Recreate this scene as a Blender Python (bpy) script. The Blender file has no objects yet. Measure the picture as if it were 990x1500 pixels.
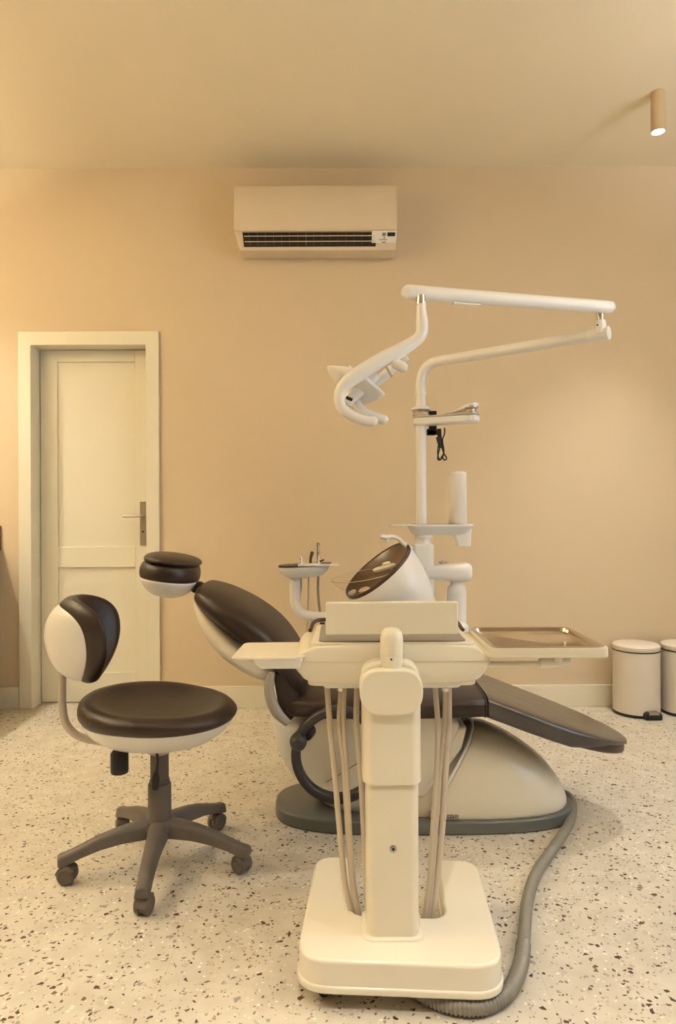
import bpy, bmesh, math, random
from mathutils import Vector, Matrix
PI = math.pi
random.seed(4)
SC = bpy.context.scene
COL = SC.collection
CAMZ = 1.11
ROLL = math.radians(0.25)
F = 1000.0

def W(px, py, Y):
    """point in the room seen at photo position (px, py) and lying Y metres from the lens plane"""
    dx, dy = px - 495, py - 750
    c, s = math.cos(ROLL), math.sin(ROLL)
    X = dx * c - dy * s
    Z = dx * s + dy * c
    return Vector((X / F * Y, Y, CAMZ - Z / F * Y))

# ------------------------------------------------------------------ materials
def mat(name, col, rough=0.5, metal=0.0, coat=0.0, trans=0.0, ior=1.45, emis=None, estr=0, bump=0.0, bscale=60, var=0.0, vscale=6, alpha=1.0, sss=0.0, spec=0.5):
    m = bpy.data.materials.new(name)
    m.use_nodes = True
    nt = m.node_tree
    b = nt.nodes['Principled BSDF']
    b.inputs['Base Color'].default_value = (*col, 1)
    b.inputs['Roughness'].default_value = rough
    b.inputs['Metallic'].default_value = metal
    b.inputs['Coat Weight'].default_value = coat
    b.inputs['Coat Roughness'].default_value = 0.12
    b.inputs['Transmission Weight'].default_value = trans
    b.inputs['IOR'].default_value = ior
    b.inputs['Alpha'].default_value = alpha
    b.inputs['Specular IOR Level'].default_value = spec
    if emis:
        b.inputs['Emission Color'].default_value = (*emis, 1)
        b.inputs['Emission Strength'].default_value = estr
    tc = nt.nodes.new('ShaderNodeTexCoord')
    if var > 0:
        n = nt.nodes.new('ShaderNodeTexNoise'); n.inputs['Scale'].default_value = vscale; n.inputs['Detail'].default_value = 4
        nt.links.new(tc.outputs['Object'], n.inputs['Vector'])
        r = nt.nodes.new('ShaderNodeMapRange')
        r.inputs['From Min'].default_value = 0.3; r.inputs['From Max'].default_value = 0.7
        r.inputs['To Min'].default_value = 1 - var; r.inputs['To Max'].default_value = 1 + var
        nt.links.new(n.outputs['Fac'], r.inputs['Value'])
        mx = nt.nodes.new('ShaderNodeVectorMath'); mx.operation = 'SCALE'
        mx.inputs[0].default_value = col
        nt.links.new(r.outputs['Result'], mx.inputs['Scale'])
        nt.links.new(mx.outputs['Vector'], b.inputs['Base Color'])
    if bump > 0:
        n = nt.nodes.new('ShaderNodeTexNoise'); n.inputs['Scale'].default_value = bscale; n.inputs['Detail'].default_value = 5
        nt.links.new(tc.outputs['Object'], n.inputs['Vector'])
        bp = nt.nodes.new('ShaderNodeBump'); bp.inputs['Strength'].default_value = bump; bp.inputs['Distance'].default_value = 0.01
        nt.links.new(n.outputs['Fac'], bp.inputs['Height'])
        nt.links.new(bp.outputs['Normal'], b.inputs['Normal'])
    return m

def terrazzo():
    m = bpy.data.materials.new('terrazzo'); m.use_nodes = True
    nt = m.node_tree; N = nt.nodes; L = nt.links
    b = N['Principled BSDF']
    tc = N.new('ShaderNodeTexCoord')
    dn = N.new('ShaderNodeTexNoise'); dn.inputs['Scale'].default_value = 80; dn.inputs['Detail'].default_value = 2
    L.new(tc.outputs['Object'], dn.inputs['Vector'])
    sb = N.new('ShaderNodeVectorMath'); sb.operation = 'SUBTRACT'; sb.inputs[1].default_value = (.5, .5, .5)
    L.new(dn.outputs['Color'], sb.inputs[0])
    sc = N.new('ShaderNodeVectorMath'); sc.operation = 'SCALE'; sc.inputs['Scale'].default_value = 0.008
    L.new(sb.outputs[0], sc.inputs[0])
    ad = N.new('ShaderNodeVectorMath'); ad.operation = 'ADD'
    L.new(tc.outputs['Object'], ad.inputs[0]); L.new(sc.outputs[0], ad.inputs[1])
    base = N.new('ShaderNodeTexNoise'); base.inputs['Scale'].default_value = 14; base.inputs['Detail'].default_value = 6
    L.new(tc.outputs['Object'], base.inputs['Vector'])
    br = N.new('ShaderNodeValToRGB')
    br.color_ramp.elements[0].position = .3; br.color_ramp.elements[0].color = (.54, .49, .405, 1)
    br.color_ramp.elements[1].position = .7; br.color_ramp.elements[1].color = (.65, .60, .505, 1)
    L.new(base.outputs['Fac'], br.inputs['Fac'])
    cur = br.outputs['Color']
    def layer(cur, scale, off, stops, tmin, tmax):
        mp = N.new('ShaderNodeMapping'); mp.inputs['Location'].default_value = off; mp.inputs['Rotation'].default_value = (0, 0, off[0])
        L.new(ad.outputs[0], mp.inputs['Vector'])
        v = N.new('ShaderNodeTexVoronoi'); v.inputs['Scale'].default_value = scale; v.voronoi_dimensions = '2D'
        e = N.new('ShaderNodeTexVoronoi'); e.inputs['Scale'].default_value = scale; e.voronoi_dimensions = '2D'; e.feature = 'DISTANCE_TO_EDGE'
        L.new(mp.outputs[0], v.inputs['Vector']); L.new(mp.outputs[0], e.inputs['Vector'])
        s = N.new('ShaderNodeSeparateColor'); L.new(v.outputs['Color'], s.inputs[0])
        th = N.new('ShaderNodeMapRange'); th.inputs['To Min'].default_value = tmin; th.inputs['To Max'].default_value = tmax
        L.new(s.outputs['Green'], th.inputs['Value'])
        g = N.new('ShaderNodeMath'); g.operation = 'GREATER_THAN'
        L.new(e.outputs['Distance'], g.inputs[0]); L.new(th.outputs[0], g.inputs[1])
        top = stops[-1][0]
        lt = N.new('ShaderNodeMath'); lt.operation = 'LESS_THAN'; lt.inputs[1].default_value = top
        L.new(s.outputs['Red'], lt.inputs[0])
        mu = N.new('ShaderNodeMath'); mu.operation = 'MULTIPLY'
        L.new(g.outputs[0], mu.inputs[0]); L.new(lt.outputs[0], mu.inputs[1])
        cr = N.new('ShaderNodeValToRGB'); cr.color_ramp.interpolation = 'CONSTANT'
        prev = 0
        els = cr.color_ramp.elements
        for i, (t, c) in enumerate(stops):
            if i == 0:
                el = els[0]; el.position = 0
            elif i == 1:
                el = els[1]; el.position = prev
            else:
                el = els.new(prev)
            el.color = (*c, 1); prev = t
        L.new(s.outputs['Red'], cr.inputs['Fac'])
        mx = N.new('ShaderNodeMix'); mx.data_type = 'RGBA'
        L.new(mu.outputs[0], mx.inputs['Factor']); L.new(cur, mx.inputs['A']); L.new(cr.outputs['Color'], mx.inputs['B'])
        return mx.outputs['Result']
    cur = layer(cur, 125, (3.1, 1.7, 0), [(.05, (.17, .11, .07)), (.10, (.40, .34, .26)), (.15, (.80, .77, .70)), (.19, (.28, .23, .18))], .10, .38)
    cur = layer(cur, 78, (.4, 5.2, 0), [(.075, (.075, .038, .022)), (.10, (.34, .30, .25)), (.14, (.16, .10, .07)), (.19, (.48, .42, .33))], .12, .42)
    cur = layer(cur, 50, (1.4, 2.2, 0), [(.022, (.085, .045, .028)), (.045, (.33, .30, .26)), (.08, (.52, .46, .37))], .14, .40)
    # joints of the 0.9 m slabs
    sp = N.new('ShaderNodeSeparateXYZ'); L.new(tc.outputs['Object'], sp.inputs[0])
    js = []
    for ax, o in (('X', .12), ('Y', .35)):
        a = N.new('ShaderNodeMath'); a.operation = 'ADD'; a.inputs[1].default_value = o + 9; L.new(sp.outputs[ax], a.inputs[0])
        f = N.new('ShaderNodeMath'); f.operation = 'PINGPONG'; f.inputs[1].default_value = .45; L.new(a.outputs[0], f.inputs[0])
        l = N.new('ShaderNodeMath'); l.operation = 'LESS_THAN'; l.inputs[1].default_value = .0011; L.new(f.outputs[0], l.inputs[0]); js.append(l)
    mxx = N.new('ShaderNodeMath'); mxx.operation = 'MAXIMUM'; L.new(js[0].outputs[0], mxx.inputs[0]); L.new(js[1].outputs[0], mxx.inputs[1])
    ms = N.new('ShaderNodeMath'); ms.operation = 'MULTIPLY'; ms.inputs[1].default_value = .3; L.new(mxx.outputs[0], ms.inputs[0])
    mj = N.new('ShaderNodeMix'); mj.data_type = 'RGBA'; mj.inputs['B'].default_value = (.36, .3, .22, 1)
    L.new(ms.outputs[0], mj.inputs['Factor']); L.new(cur, mj.inputs['A'])
    L.new(mj.outputs['Result'], b.inputs['Base Color'])
    b.inputs['Roughness'].default_value = .42
    b.inputs['Specular IOR Level'].default_value = .35
    return m

M = dict(
    wall=mat('wall_paint', (.63, .52, .37), .9, bump=.05, bscale=90, var=.012, vscale=2, spec=.2),
    backwall=mat('darkened_rear_wall', (.16, .12, .08), .9, var=.02),  # unseen rear wall, colour darkened to cut fill light from behind the camera
    ceil=mat('ceiling_paint', (.84, .75, .575), .95, var=.01, vscale=2, spec=.1),
    floor=terrazzo(),
    joinery=mat('cream_door_paint', (.76, .72, .60), .42, var=.01, vscale=3),
    base=mat('cream_skirting_paint', (.75, .70, .57), .5, var=.01),
    white=mat('glossy_white_plastic', (.80, .79, .77), .28, coat=.35, var=.008, vscale=3),
    cream=mat('cream_plastic', (.74, .68, .54), .38, coat=.12, var=.008, vscale=3),
    cart=mat('ivory_plastic', (.80, .74, .61), .3, coat=.25, var=.008, vscale=3),
    brown=mat('dark_brown_leather', (.023, .0125, .0095), .42, coat=.08, bump=.10, bscale=220, var=.10, vscale=7),
    cover=mat('clear_film_over_brown_leather', (.048, .041, .037), .34, coat=.45, bump=.25, bscale=18, var=.18, vscale=9),
    stoolgrey=mat('warm_grey_nylon', (.115, .098, .085), .5, var=.04, bump=.04, bscale=300),
    wheel=mat('caster_grey', (.115, .095, .08), .55, var=.04),
    silver=mat('satin_steel', (.55, .52, .48), .32, metal=1, var=.03, vscale=20),
    tube=mat('silver_painted_tube', (.50, .45, .39), .38, metal=.35, var=.02),
    chrome=mat('polished_steel', (.62, .57, .50), .12, metal=1, var=.03, vscale=30),
    tray=mat('brushed_tray_steel', (.64, .56, .45), .16, metal=1, var=.03, vscale=12),
    black=mat('black_plastic', (.012, .012, .013), .45, var=.1),
    ring=mat('charcoal_rubber', (.032, .03, .03), .45, var=.06),
    plate=mat('slate_grey_base_plate', (.13, .135, .125), .38, coat=.15, var=.03),
    bracket=mat('grey_cast_bracket', (.33, .31, .27), .4, var=.03),
    hose=mat('beige_hose', (.55, .47, .36), .42, var=.02),
    ghose=mat('grey_hose', (.33, .31, .28), .45, var=.03),
    sleeve=mat('grey_corrugated_hose', (.24, .225, .19), .45, metal=.2, var=.05, vscale=15),
    mat_=mat('grey_silicone_mat', (.235, .215, .18), .5, var=.03),
    acw=mat('air_conditioner_plastic', (.68, .58, .44), .4, coat=.1, var=.01),
    dark=mat('dark_parts_and_slot_shade', (.02, .014, .01), .7, var=.1),  # dark small parts; also stands in for shade inside the air outlet
    label=mat('pale_label', (.85, .84, .78), .4, var=.01),
    lampbody=mat('taupe_lamp_paint', (.50, .39, .24), .5, var=.02),
    lens=mat('lit_lamp_lens', (1, 1, 1), .4, emis=(1, .93, .85), estr=14),
    bin=mat('stone_white_enamel', (.72, .66, .57), .38, coat=.15, var=.012),
    glass=mat('amber_clear_acrylic', (.98, .95, .88), .03, trans=1, ior=1.03),
    bowl=mat('smoked_brown_glaze', (.10, .06, .035), .3, coat=.3, var=.08, vscale=12),
    frost=mat('frosted_bottle_plastic', (.90, .86, .80), .5, trans=.2, var=.02),
    umber=mat('umber_rim', (.055, .03, .018), .35, var=.05),
    nickel=mat('brushed_nickel', (.42, .37, .30), .35, metal=.9, var=.04, vscale=25),
    winglass=mat('window_glass', (.95, .97, .97), .02, trans=1, ior=1.45),
    red=mat('red_print', (.35, .05, .03), .5, var=.05),
    inner=mat('deep_taupe_hollow', (.30, .26, .21), .5, var=.03),
    wood=mat('walnut_cabinet_side', (.18, .10, .05), .5, var=.15, vscale=5),
)

# ------------------------------------------------------------------ mesh helpers
ROOTLOC = {}
def obj(name, bm, m, parent=None, smooth=True, sharp=40, bevel=0, seg=3, subsurf=0, solid=0):
    bmesh.ops.recalc_face_normals(bm, faces=bm.faces[:])
    me = bpy.data.meshes.new(name)
    if parent is None:
        xs = [v.co.x for v in bm.verts]; ys = [v.co.y for v in bm.verts]; zs = [v.co.z for v in bm.verts]
        off = Vector(((min(xs) + max(xs)) / 2, (min(ys) + max(ys)) / 2, min(zs)))
    else:
        off = ROOTLOC[parent.as_pointer()]
    bmesh.ops.translate(bm, verts=bm.verts[:], vec=-off)
    bm.to_mesh(me); bm.free()
    me.materials.append(m)
    o = bpy.data.objects.new(name, me)
    COL.objects.link(o)
    if parent is None:
        o.location = off
    else:
        o.parent = parent
    ROOTLOC[o.as_pointer()] = off
    if smooth:
        for p in me.polygons: p.use_smooth = True
        if sharp: me.set_sharp_from_angle(angle=math.radians(sharp))
    if solid:
        md = o.modifiers.new('Solidify', 'SOLIDIFY'); md.thickness = solid; md.offset = -1
    if bevel:
        md = o.modifiers.new('Bevel', 'BEVEL'); md.width = bevel; md.segments = seg; md.limit_method = 'ANGLE'; md.angle_limit = math.radians(35)
        md.harden_normals = True
    if subsurf:
        md = o.modifiers.new('Subdivision', 'SUBSURF'); md.levels = subsurf; md.render_levels = subsurf
    return o

def thing(name, label, cat, loc, group=None, kind=None):
    o = bpy.data.objects.new(name, None); COL.objects.link(o)
    o.empty_display_size = .1
    o.location = loc; ROOTLOC[o.as_pointer()] = Vector(loc)
    tag(o, label, cat, group, kind)
    return o

def tag(o, label=None, cat=None, group=None, kind=None):
    if label: o['label'] = label
    if cat: o['category'] = cat
    if group: o['group'] = group
    if kind: o['kind'] = kind
    return o

def loft(rings, cap=True, bm=None, closed=False):
    bm = bm or bmesh.new()
    vr = [[bm.verts.new(p) for p in r] for r in rings]
    n = len(rings[0])
    pairs = list(zip(vr, vr[1:])) + ([(vr[-1], vr[0])] if closed else [])
    for a, b in pairs:
        for i in range(n):
            j = (i + 1) % n
            bm.faces.new((a[i], a[j], b[j], b[i]))
    if cap and not closed:
        bm.faces.new(vr[0][::-1]); bm.faces.new(vr[-1])
    return bm

def sring(c, a, b, n=2.0, N=32):
    """superellipse ring about c with half-axis vectors a and b"""
    c, a, b = Vector(c), Vector(a), Vector(b)
    out = []
    for i in range(N):
        t = 2 * PI * (i + .5) / N
        ct, st = math.cos(t), math.sin(t)
        out.append(c + a * (abs(ct) ** (2 / n) * (1 if ct >= 0 else -1)) + b * (abs(st) ** (2 / n) * (1 if st >= 0 else -1)))
    return out

def lathe(prof, c, N=32, axis=(0, 0, 1), sx=1, sy=1, bm=None, cap=True):
    """prof: (radius, height along axis)"""
    ax = Vector(axis).normalized()
    u = ax.orthogonal().normalized() if abs(ax.z) < .999 else Vector((1, 0, 0))
    v = ax.cross(u)
    c = Vector(c)
    return loft([sring(c + ax * h, u * max(r, .0004) * sx, v * max(r, .0004) * sy, 2, N) for r, h in prof], cap=cap, bm=bm)

def catmull(pts, k=8):
    pts = [Vector(p) for p in pts]
    if len(pts) == 2: return [pts[0].lerp(pts[1], i / k) for i in range(k + 1)]
    P = [2 * pts[0] - pts[1]] + pts + [2 * pts[-1] - pts[-2]]
    out = []
    for i in range(1, len(P) - 2):
        p0, p1, p2, p3 = P[i - 1:i + 3]
        for s in range(k):
            t = s / k
            out.append(.5 * ((2 * p1) + (-p0 + p2) * t + (2 * p0 - 5 * p1 + 4 * p2 - p3) * t * t + (-p0 + 3 * p1 - 3 * p2 + p3) * t ** 3))
    out.append(pts[-1])
    return out

def tube(pts, r, N=16, k=8, smooth=True, bm=None, flat=1.0, up=None, closed=False, roundends=False):
    """sweep; r a number, list per control point, or function of 0..1"""
    P = catmull(pts, k) if smooth else [Vector(p) for p in pts]
    n = len(P)
    def rad(i):
        t = i / (n - 1)
        if callable(r): return r(t)
        if isinstance(r, (list, tuple)):
            f = t * (len(r) - 1); a = int(min(f, len(r) - 2)); return r[a] + (r[a + 1] - r[a]) * (f - a)
        return r
    T = [(P[min(i + 1, n - 1)] - P[max(i - 1, 0)]).normalized() for i in range(n)]
    if up is None:
        u = T[0].orthogonal().normalized()
    else:
        u = (Vector(up) - T[0] * Vector(up).dot(T[0])).normalized()
    rings = []
    for i in range(n):
        u = (u - T[i] * u.dot(T[i])).normalized()
        v = T[i].cross(u)
        rr = rad(i)
        if roundends and i == 0:
            for q in (.35, .75): rings.append(sring(P[i] - T[i] * rr * math.cos(q * PI / 2), v * rr * math.sin(q * PI / 2), u * rr * flat * math.sin(q * PI / 2), 2, N))
        rings.append(sring(P[i], v * rr, u * rr * flat, 2, N))
        if roundends and i == n - 1:
            for q in (.75, .35): rings.append(sring(P[i] + T[i] * rr * math.cos(q * PI / 2), v * rr * math.sin(q * PI / 2), u * rr * flat * math.sin(q * PI / 2), 2, N))
    return loft(rings, bm=bm)

def prism(poly, a0, a1, axis='y', bm=None):
    """poly points in the two other axes (x,z) / (x,y) / (y,z), extruded from a0 to a1"""
    bm = bm or bmesh.new()
    def mk(p, a):
        if axis == 'y': return (p[0], a, p[1])
        if axis == 'z': return (p[0], p[1], a)
        return (a, p[0], p[1])
    v0 = [bm.verts.new(mk(p, a0)) for p in poly]; v1 = [bm.verts.new(mk(p, a1)) for p in poly]
    n = len(poly)
    for i in range(n):
        j = (i + 1) % n
        bm.faces.new((v0[i], v0[j], v1[j], v1[i]))
    bm.faces.new(v0[::-1]); bm.faces.new(v1)
    return bm

def box(x0, x1, y0, y1, z0, z1, bm=None):
    return prism([(x0, z0), (x1, z0), (x1, z1), (x0, z1)], y0, y1, 'y', bm)

def rpoly(pts, rs, k=6):
    """round the corners of a polygon (list of (a,b)); rs radius or list"""
    n = len(pts); out = []
    if not isinstance(rs, (list, tuple)): rs = [rs] * n
    for i in range(n):
        p = Vector(pts[i]); a = Vector(pts[i - 1]); b = Vector(pts[(i + 1) % n])
        r = rs[i]
        if r <= 0: out.append(tuple(p)); continue
        da = (a - p).normalized(); db = (b - p).normalized()
        p0 = p + da * r; p1 = p + db * r
        for s in range(k + 1):
            t = s / k
            q = p0 * (1 - t) ** 2 + p * 2 * t * (1 - t) + p1 * t * t
            out.append((q.x, q.y))
    return out

def rot2(pts, ang, c):
    ca, sa = math.cos(ang), math.sin(ang)
    return [(c[0] + (x - c[0]) * ca - (y - c[1]) * sa, c[1] + (x - c[0]) * sa + (y - c[1]) * ca) for x, y in pts]

def xf(bm, mtx):
    bmesh.ops.transform(bm, matrix=mtx, verts=bm.verts[:]); return bm

def about(c, axis, deg):
    c = Vector(c)
    return Matrix.Translation(c) @ Matrix.Rotation(math.radians(deg), 4, axis) @ Matrix.Translation(-c)

# ------------------------------------------------------------------ room shell
WY = 3.89; CZ = 3.07
XL, XR, YB = -3.2, 2.6, -3.0
DX0, DX1, DZ = -1.742, -1.086, 2.066       # door opening
def struct(name, bm, m, **k):
    o = obj(name, bm, m, smooth=False, **k); o['kind'] = 'structure'; return o
struct('floor', box(XL, XR, YB, WY + .3, -.1, 0), M['floor'])
struct('ceiling', box(XL, XR, YB, WY + .12, CZ, CZ + .1), M['ceil'])
bm = box(XL, DX0, WY, WY + .12, 0, CZ); box(DX1, XR, WY, WY + .12, 0, CZ, bm); box(DX0, DX1, WY, WY + .12, DZ, CZ, bm)
struct('wall_far', bm, M['wall'])
struct('wall_left', box(XL - .12, XL, YB, WY + .12, 0, CZ), M['wall'])
struct('wall_behind', box(XL, XR, YB - .12, YB, 0, CZ), M['backwall'])
# right-hand wall with an unseen window added for cool fill light
wy0, wy1, wz0, wz1 = .3, 2.3, .95, 2.15
bm = box(XR, XR + .12, YB, wy0, 0, CZ); box(XR, XR + .12, wy1, WY + .12, 0, CZ, bm)
box(XR, XR + .12, wy0, wy1, 0, wz0, bm); box(XR, XR + .12, wy0, wy1, wz1, CZ, bm)
struct('wall_right', bm, M['wall'])
wt = thing('added_window_1', 'added unseen window in the right-hand wall outside the photo', 'window', (XR + .06, (wy0 + wy1) / 2, wz0), kind='structure')
bm = box(XR + .03, XR + .1, wy0, wy0 + .05, wz0, wz1); box(XR + .03, XR + .1, wy1 - .05, wy1, wz0, wz1, bm)
box(XR + .03, XR + .1, wy0, wy1, wz1 - .05, wz1, bm); box(XR + .03, XR + .1, wy0, wy1, wz0, wz0 + .05, bm); box(XR + .03, XR + .1, (wy0 + wy1) / 2 - .025, (wy0 + wy1) / 2 + .025, wz0, wz1, bm)
obj('added_window_frame', bm, M['joinery'], wt, smooth=False)
# skirting
bo = struct('baseboard_far', box(DX1 + .075, XR, WY - .016, WY, 0, .122), M['base'], bevel=.002)
struct('baseboard_left', box(XL, DX0 - .075, WY - .016, WY, 0, .122), M['base'], bevel=.002)
# door
dr = thing('door_1', None, None, ((DX0 + DX1) / 2, WY, 0), kind='structure')
fy0, fy1 = WY - .018, WY
bm = prism([(DX0 - .07, 0), (DX0, 0), (DX0, DZ), (DX1, DZ), (DX1, 0), (DX1 + .072, 0), (DX1 + .072, DZ + .076), (DX0 - .07, DZ + .076)], fy0, fy1 + .001)
obj('door_frame', bm, M['joinery'], dr, smooth=False, bevel=.0025)
bm = box(DX0 - .004, DX0 + .001, WY - .017, WY + .13, 0, DZ); box(DX1 - .001, DX1 + .004, WY - .017, WY + .13, 0, DZ, bm); box(DX0, DX1, WY - .017, WY + .13, DZ - .001, DZ + .004, bm)
obj('door_lining', bm, M['joinery'], dr, smooth=False)
LY = WY + .10
def lx(px): return (px - 495) / 1000 * LY
def lz(py): return CAMZ - (py - 751.5) / 1000 * LY
leaf_x0, leaf_x1 = DX0 + .006, DX1 - .004
z_t, z_m1, z_m0, z_b = lz(530), lz(801), lz(831), lz(985)
sx0, sx1 = lx(84.5), lx(198)
bm = box(leaf_x0, sx0, LY, LY + .04, .006, DZ - .004)
box(sx1, leaf_x1, LY, LY + .04, .006, DZ - .004, bm)
box(sx0, sx1, LY, LY + .04, z_t, DZ - .004, bm); box(sx0, sx1, LY, LY + .04, z_m0, z_m1, bm); box(sx0, sx1, LY, LY + .04, .006, z_b, bm)
leaf = obj('door_leaf', bm, M['joinery'], dr, smooth=False, bevel=.0018)
bm = box(sx0 - .01, sx1 + .01, LY + .011, LY + .03, z_m1 - .01, z_t + .01); box(sx0 - .01, sx1 + .01, LY + .011, LY + .03, z_b - .01, z_m0 + .01, bm)
obj('door_panel', bm, M['joinery'], dr, smooth=False)
h = obj('door_handle', prism(rpoly([(lx(205.5), lz(735)), (lx(213.5), lz(735)), (lx(213.5), lz(799)), (lx(205.5), lz(799))], .003), LY - .008, LY), M['nickel'], dr, bevel=.001)
hx = lx(209.5); hz = lz(756.5)
bm = tube([(hx, LY - .006, hz), (hx, LY - .045, hz), (hx - .012, LY - .055, hz), (hx - .10, LY - .055, hz)], .007, N=12, k=5)
obj('lever', bm, M['silver'], h)
obj('keyhole', lathe([(.0055, 0), (.0055, .004)], (hx + .001, LY - .011, lz(779)), 12, (0, 1, 0)), M['dark'], h)

cab = thing('side_cabinet', 'low cabinet against the far wall at the extreme left edge', 'cabinet', (-2.42, 3.6, 0))  # mostly unseen; added so its edge casts the diagonal shadow on the wall
obj('cabinet_body', box(-2.90, -1.925, 3.31, WY - .017, .08, .90), M['wood'], cab, smooth=False, bevel=.002)
obj('plinth', box(-2.88, -1.945, 3.35, WY - .02, 0, .08), M['dark'], cab, smooth=False)
obj('worktop', box(-2.92, -1.918, 3.28, WY - .001, .90, .93), M['wood'], cab, smooth=False, bevel=.002)
obj('upstand', box(-2.92, -1.918, WY - .014, WY - .001, .93, 1.04), M['wood'], cab, smooth=False)
for k in range(2):
    d_ = obj('door', box(-2.895 + k * .485, -2.415 + k * .485, 3.292, 3.31, .09, .89), M['wood'], cab, smooth=False, bevel=.002)
    obj('handle', tube([(-2.44 + k * .05, 3.285, .70), (-2.44 + k * .05, 3.27, .70), (-2.44 + k * .05, 3.27, .84), (-2.44 + k * .05, 3.292, .84)], .004, 8, smooth=False), M['nickel'], d_)

# ------------------------------------------------------------------ air conditioner
ac = thing('air_conditioner', 'beige split air conditioner mounted high on the wall under the ceiling', 'air conditioner', W(462, 366, 3.78))
AX0, AX1 = W(342, 300, 3.69).x, W(582, 300, 3.69).x
zt = W(462, 269, 3.69).z
prof = [(WY, zt + .004), (3.735, zt + .004), (3.70, zt - .004), (3.688, zt - .03), (3.682, W(0, 338, 3.69).z + .03), (3.690, W(462, 338, 3.69).z), (3.715, W(462, 339, 3.71).z), (3.765, W(462, 357, 3.765).z), (3.80, W(462, 366, 3.80).z), (WY, W(462, 368, 3.86).z)]
zA = W(462, 338.5, 3.69).z
z_ft = zA; 
front_lip = (3.690, zA)
# body : profile swept across with slightly tapered ends and a slot, filled below by a dark block
body_prof = [(WY, zt + .004), (3.735, zt + .004), (3.705, zt - .003), (3.690, zt - .02), (3.684, zA + .05), (3.688, zA), (3.80, zA - .002), (3.80, zA - .060), (3.744, W(462, 357, 3.744).z), (3.762, W(462, 366, 3.762).z - .002), (3.80, W(462, 366, 3.762).z - .012), (WY, W(462, 366, 3.762).z + .0)]
zbot = body_prof[9][1]
bm = prism(body_prof, AX0 + .045, AX1 - .115, 'x')
endp = [(WY, zt + .004), (3.735, zt + .004), (3.705, zt - .003), (3.690, zt - .02), (3.684, zA + .05), (3.688, zA), (3.744, W(462, 357, 3.744).z), (3.762, zbot), (3.80, zbot - .01), (WY, zbot)]
def endring(x, s=0.0):
    out = []
    for (y, z) in endp:
        yy = y + s * (1 if y < 3.8 else 0)
        out.append((x, yy, z + (-s if z > zA else s) * .6))
    return out
def endblock(bm, xa, xb, side):
    rings = []
    for t, s in ((0, 0), (.6, 0), (.85, .003), (1, .010)):
        r = endring(xa + (xb - xa) * t, s)
        # lower part narrows inwards
        r2 = []
        for (x, y, z) in r:
            f = max(0, min(1, (zA + .02 - z) / .1)) * t
            r2.append((x - side * (.022 if side < 0 else .004) * f, y, z))
        rings.append(r2)
    loft(rings, bm=bm)
endblock(bm, AX0 + .045, AX0, -1); endblock(bm, AX1 - .115, AX1, 1)
obj('housing', bm, M['acw'], ac, sharp=30)
# panel seam and lower trim
obj('front_panel', prism([(3.6835, zA + .004), (3.6795, zA + .05), (3.6855, zt - .022), (3.700, zt - .006), (3.703, zt - .008), (3.690, zt - .03), (3.686, zA + .05)], AX0 + .004, AX1 - .006, 'x'), M['acw'], ac, sharp=60)
slot0, slot1 = AX0 + .05, AX1 - .118
obj('outlet', prism([(3.702, zA - .0025), (3.80, zA - .0025), (3.80, zA - .0605), (3.752, zA - .0605)], slot0 - .003, slot1 + .003, 'x'), M['dark'], ac, smooth=False)  # solid dark block in the slot; the shade is put into its colour
for k, (zz, yy) in enumerate(((zA - .024, 3.700), (zA - .045, 3.722))):
    obj('louver', prism(rpoly([(yy, zz), (yy + .001, zz + .005), (yy + .026, zz + .0125), (yy + .026, zz + .0095)], .001, 2), slot0 + .004, slot1 - .004, 'x'), M['acw'], ac)
for k in range(16):
    x = slot0 + .03 + k * (slot1 - slot0 - .06) / 15
    obj('vane', prism([(3.699, zA - .006), (3.72, zA - .006), (3.76, zA - .054), (3.742, zA - .054)], x, x + (.005 if k == 7 else .0014), 'x'), M['stoolgrey'], ac, smooth=False)
cp0, cp1 = AX1 - .138, AX1 - .004
# control window : pale sheet following the sloping lower lip
def lip(t, dy): # t 0 at zA, 1 at y357
    return (3.688 + (3.744 - 3.688) * t - dy, zA + (W(462, 357, 3.744).z - zA) * t - dy)
a = lip(.02, .0015); b = lip(.95, .0015); a2 = lip(.02, -.004); b2 = lip(.95, -.004)
obj('control_window', prism([a, b, b2, a2], cp0, cp1, 'x'), M['label'], ac, smooth=False)
a = lip(.12, .0025); b = lip(.42, .0025); a2 = lip(.12, 0); b2 = lip(.42, 0)
obj('display', prism([a, b, b2, a2], cp1 - .050, cp1 - .008, 'x'), M['dark'], ac, smooth=False)
bm = bmesh.new()
for t0, t1, x0, x1 in ((.14, .40, .058, .078), (.50, .58, .060, .072), (.66, .71, .050, .094), (.86, .93, .055, .078)):
    prism([lip(t0, .0022), lip(t1, .0022), lip(t1, 0), lip(t0, 0)], cp1 - x1, cp1 - x0, 'x', bm)
obj('indicator_print', bm, M['mat_'], ac, smooth=False)
for o in ac.children: pass

# ------------------------------------------------------------------ ceiling spotlights
def spotlight(x, y, label, energy=0, size=1.35, blend=1.0, col=(1, .95, .86)):
    t = thing('ceiling_spotlight', label, 'ceiling light', (x, y, CZ))
    r = .032; zb = CZ - .185
    obj('lamp_body', lathe([(r, CZ), (r, zb), (r - .003, zb - .001), (r - .004, zb + .012)], (x, y, 0), 32, cap=False), M['lampbody'], t)
    obj('lens', lathe([(.0004, zb + .002), (r - .005, zb + .002), (r - .005, zb + .006), (.0004, zb + .006)], (x, y, 0), 24), M['lens'], t)
    ld = bpy.data.lights.new('spot', 'SPOT'); ld.energy = energy; ld.spot_size = size; ld.spot_blend = blend; ld.shadow_soft_size = .03; ld.color = col
    lo = bpy.data.objects.new('spot', ld); COL.objects.link(lo); lo.location = (0, 0, -.195); lo.parent = t
    return t
p = W(967, 140, 3.2)
E = 100
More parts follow.
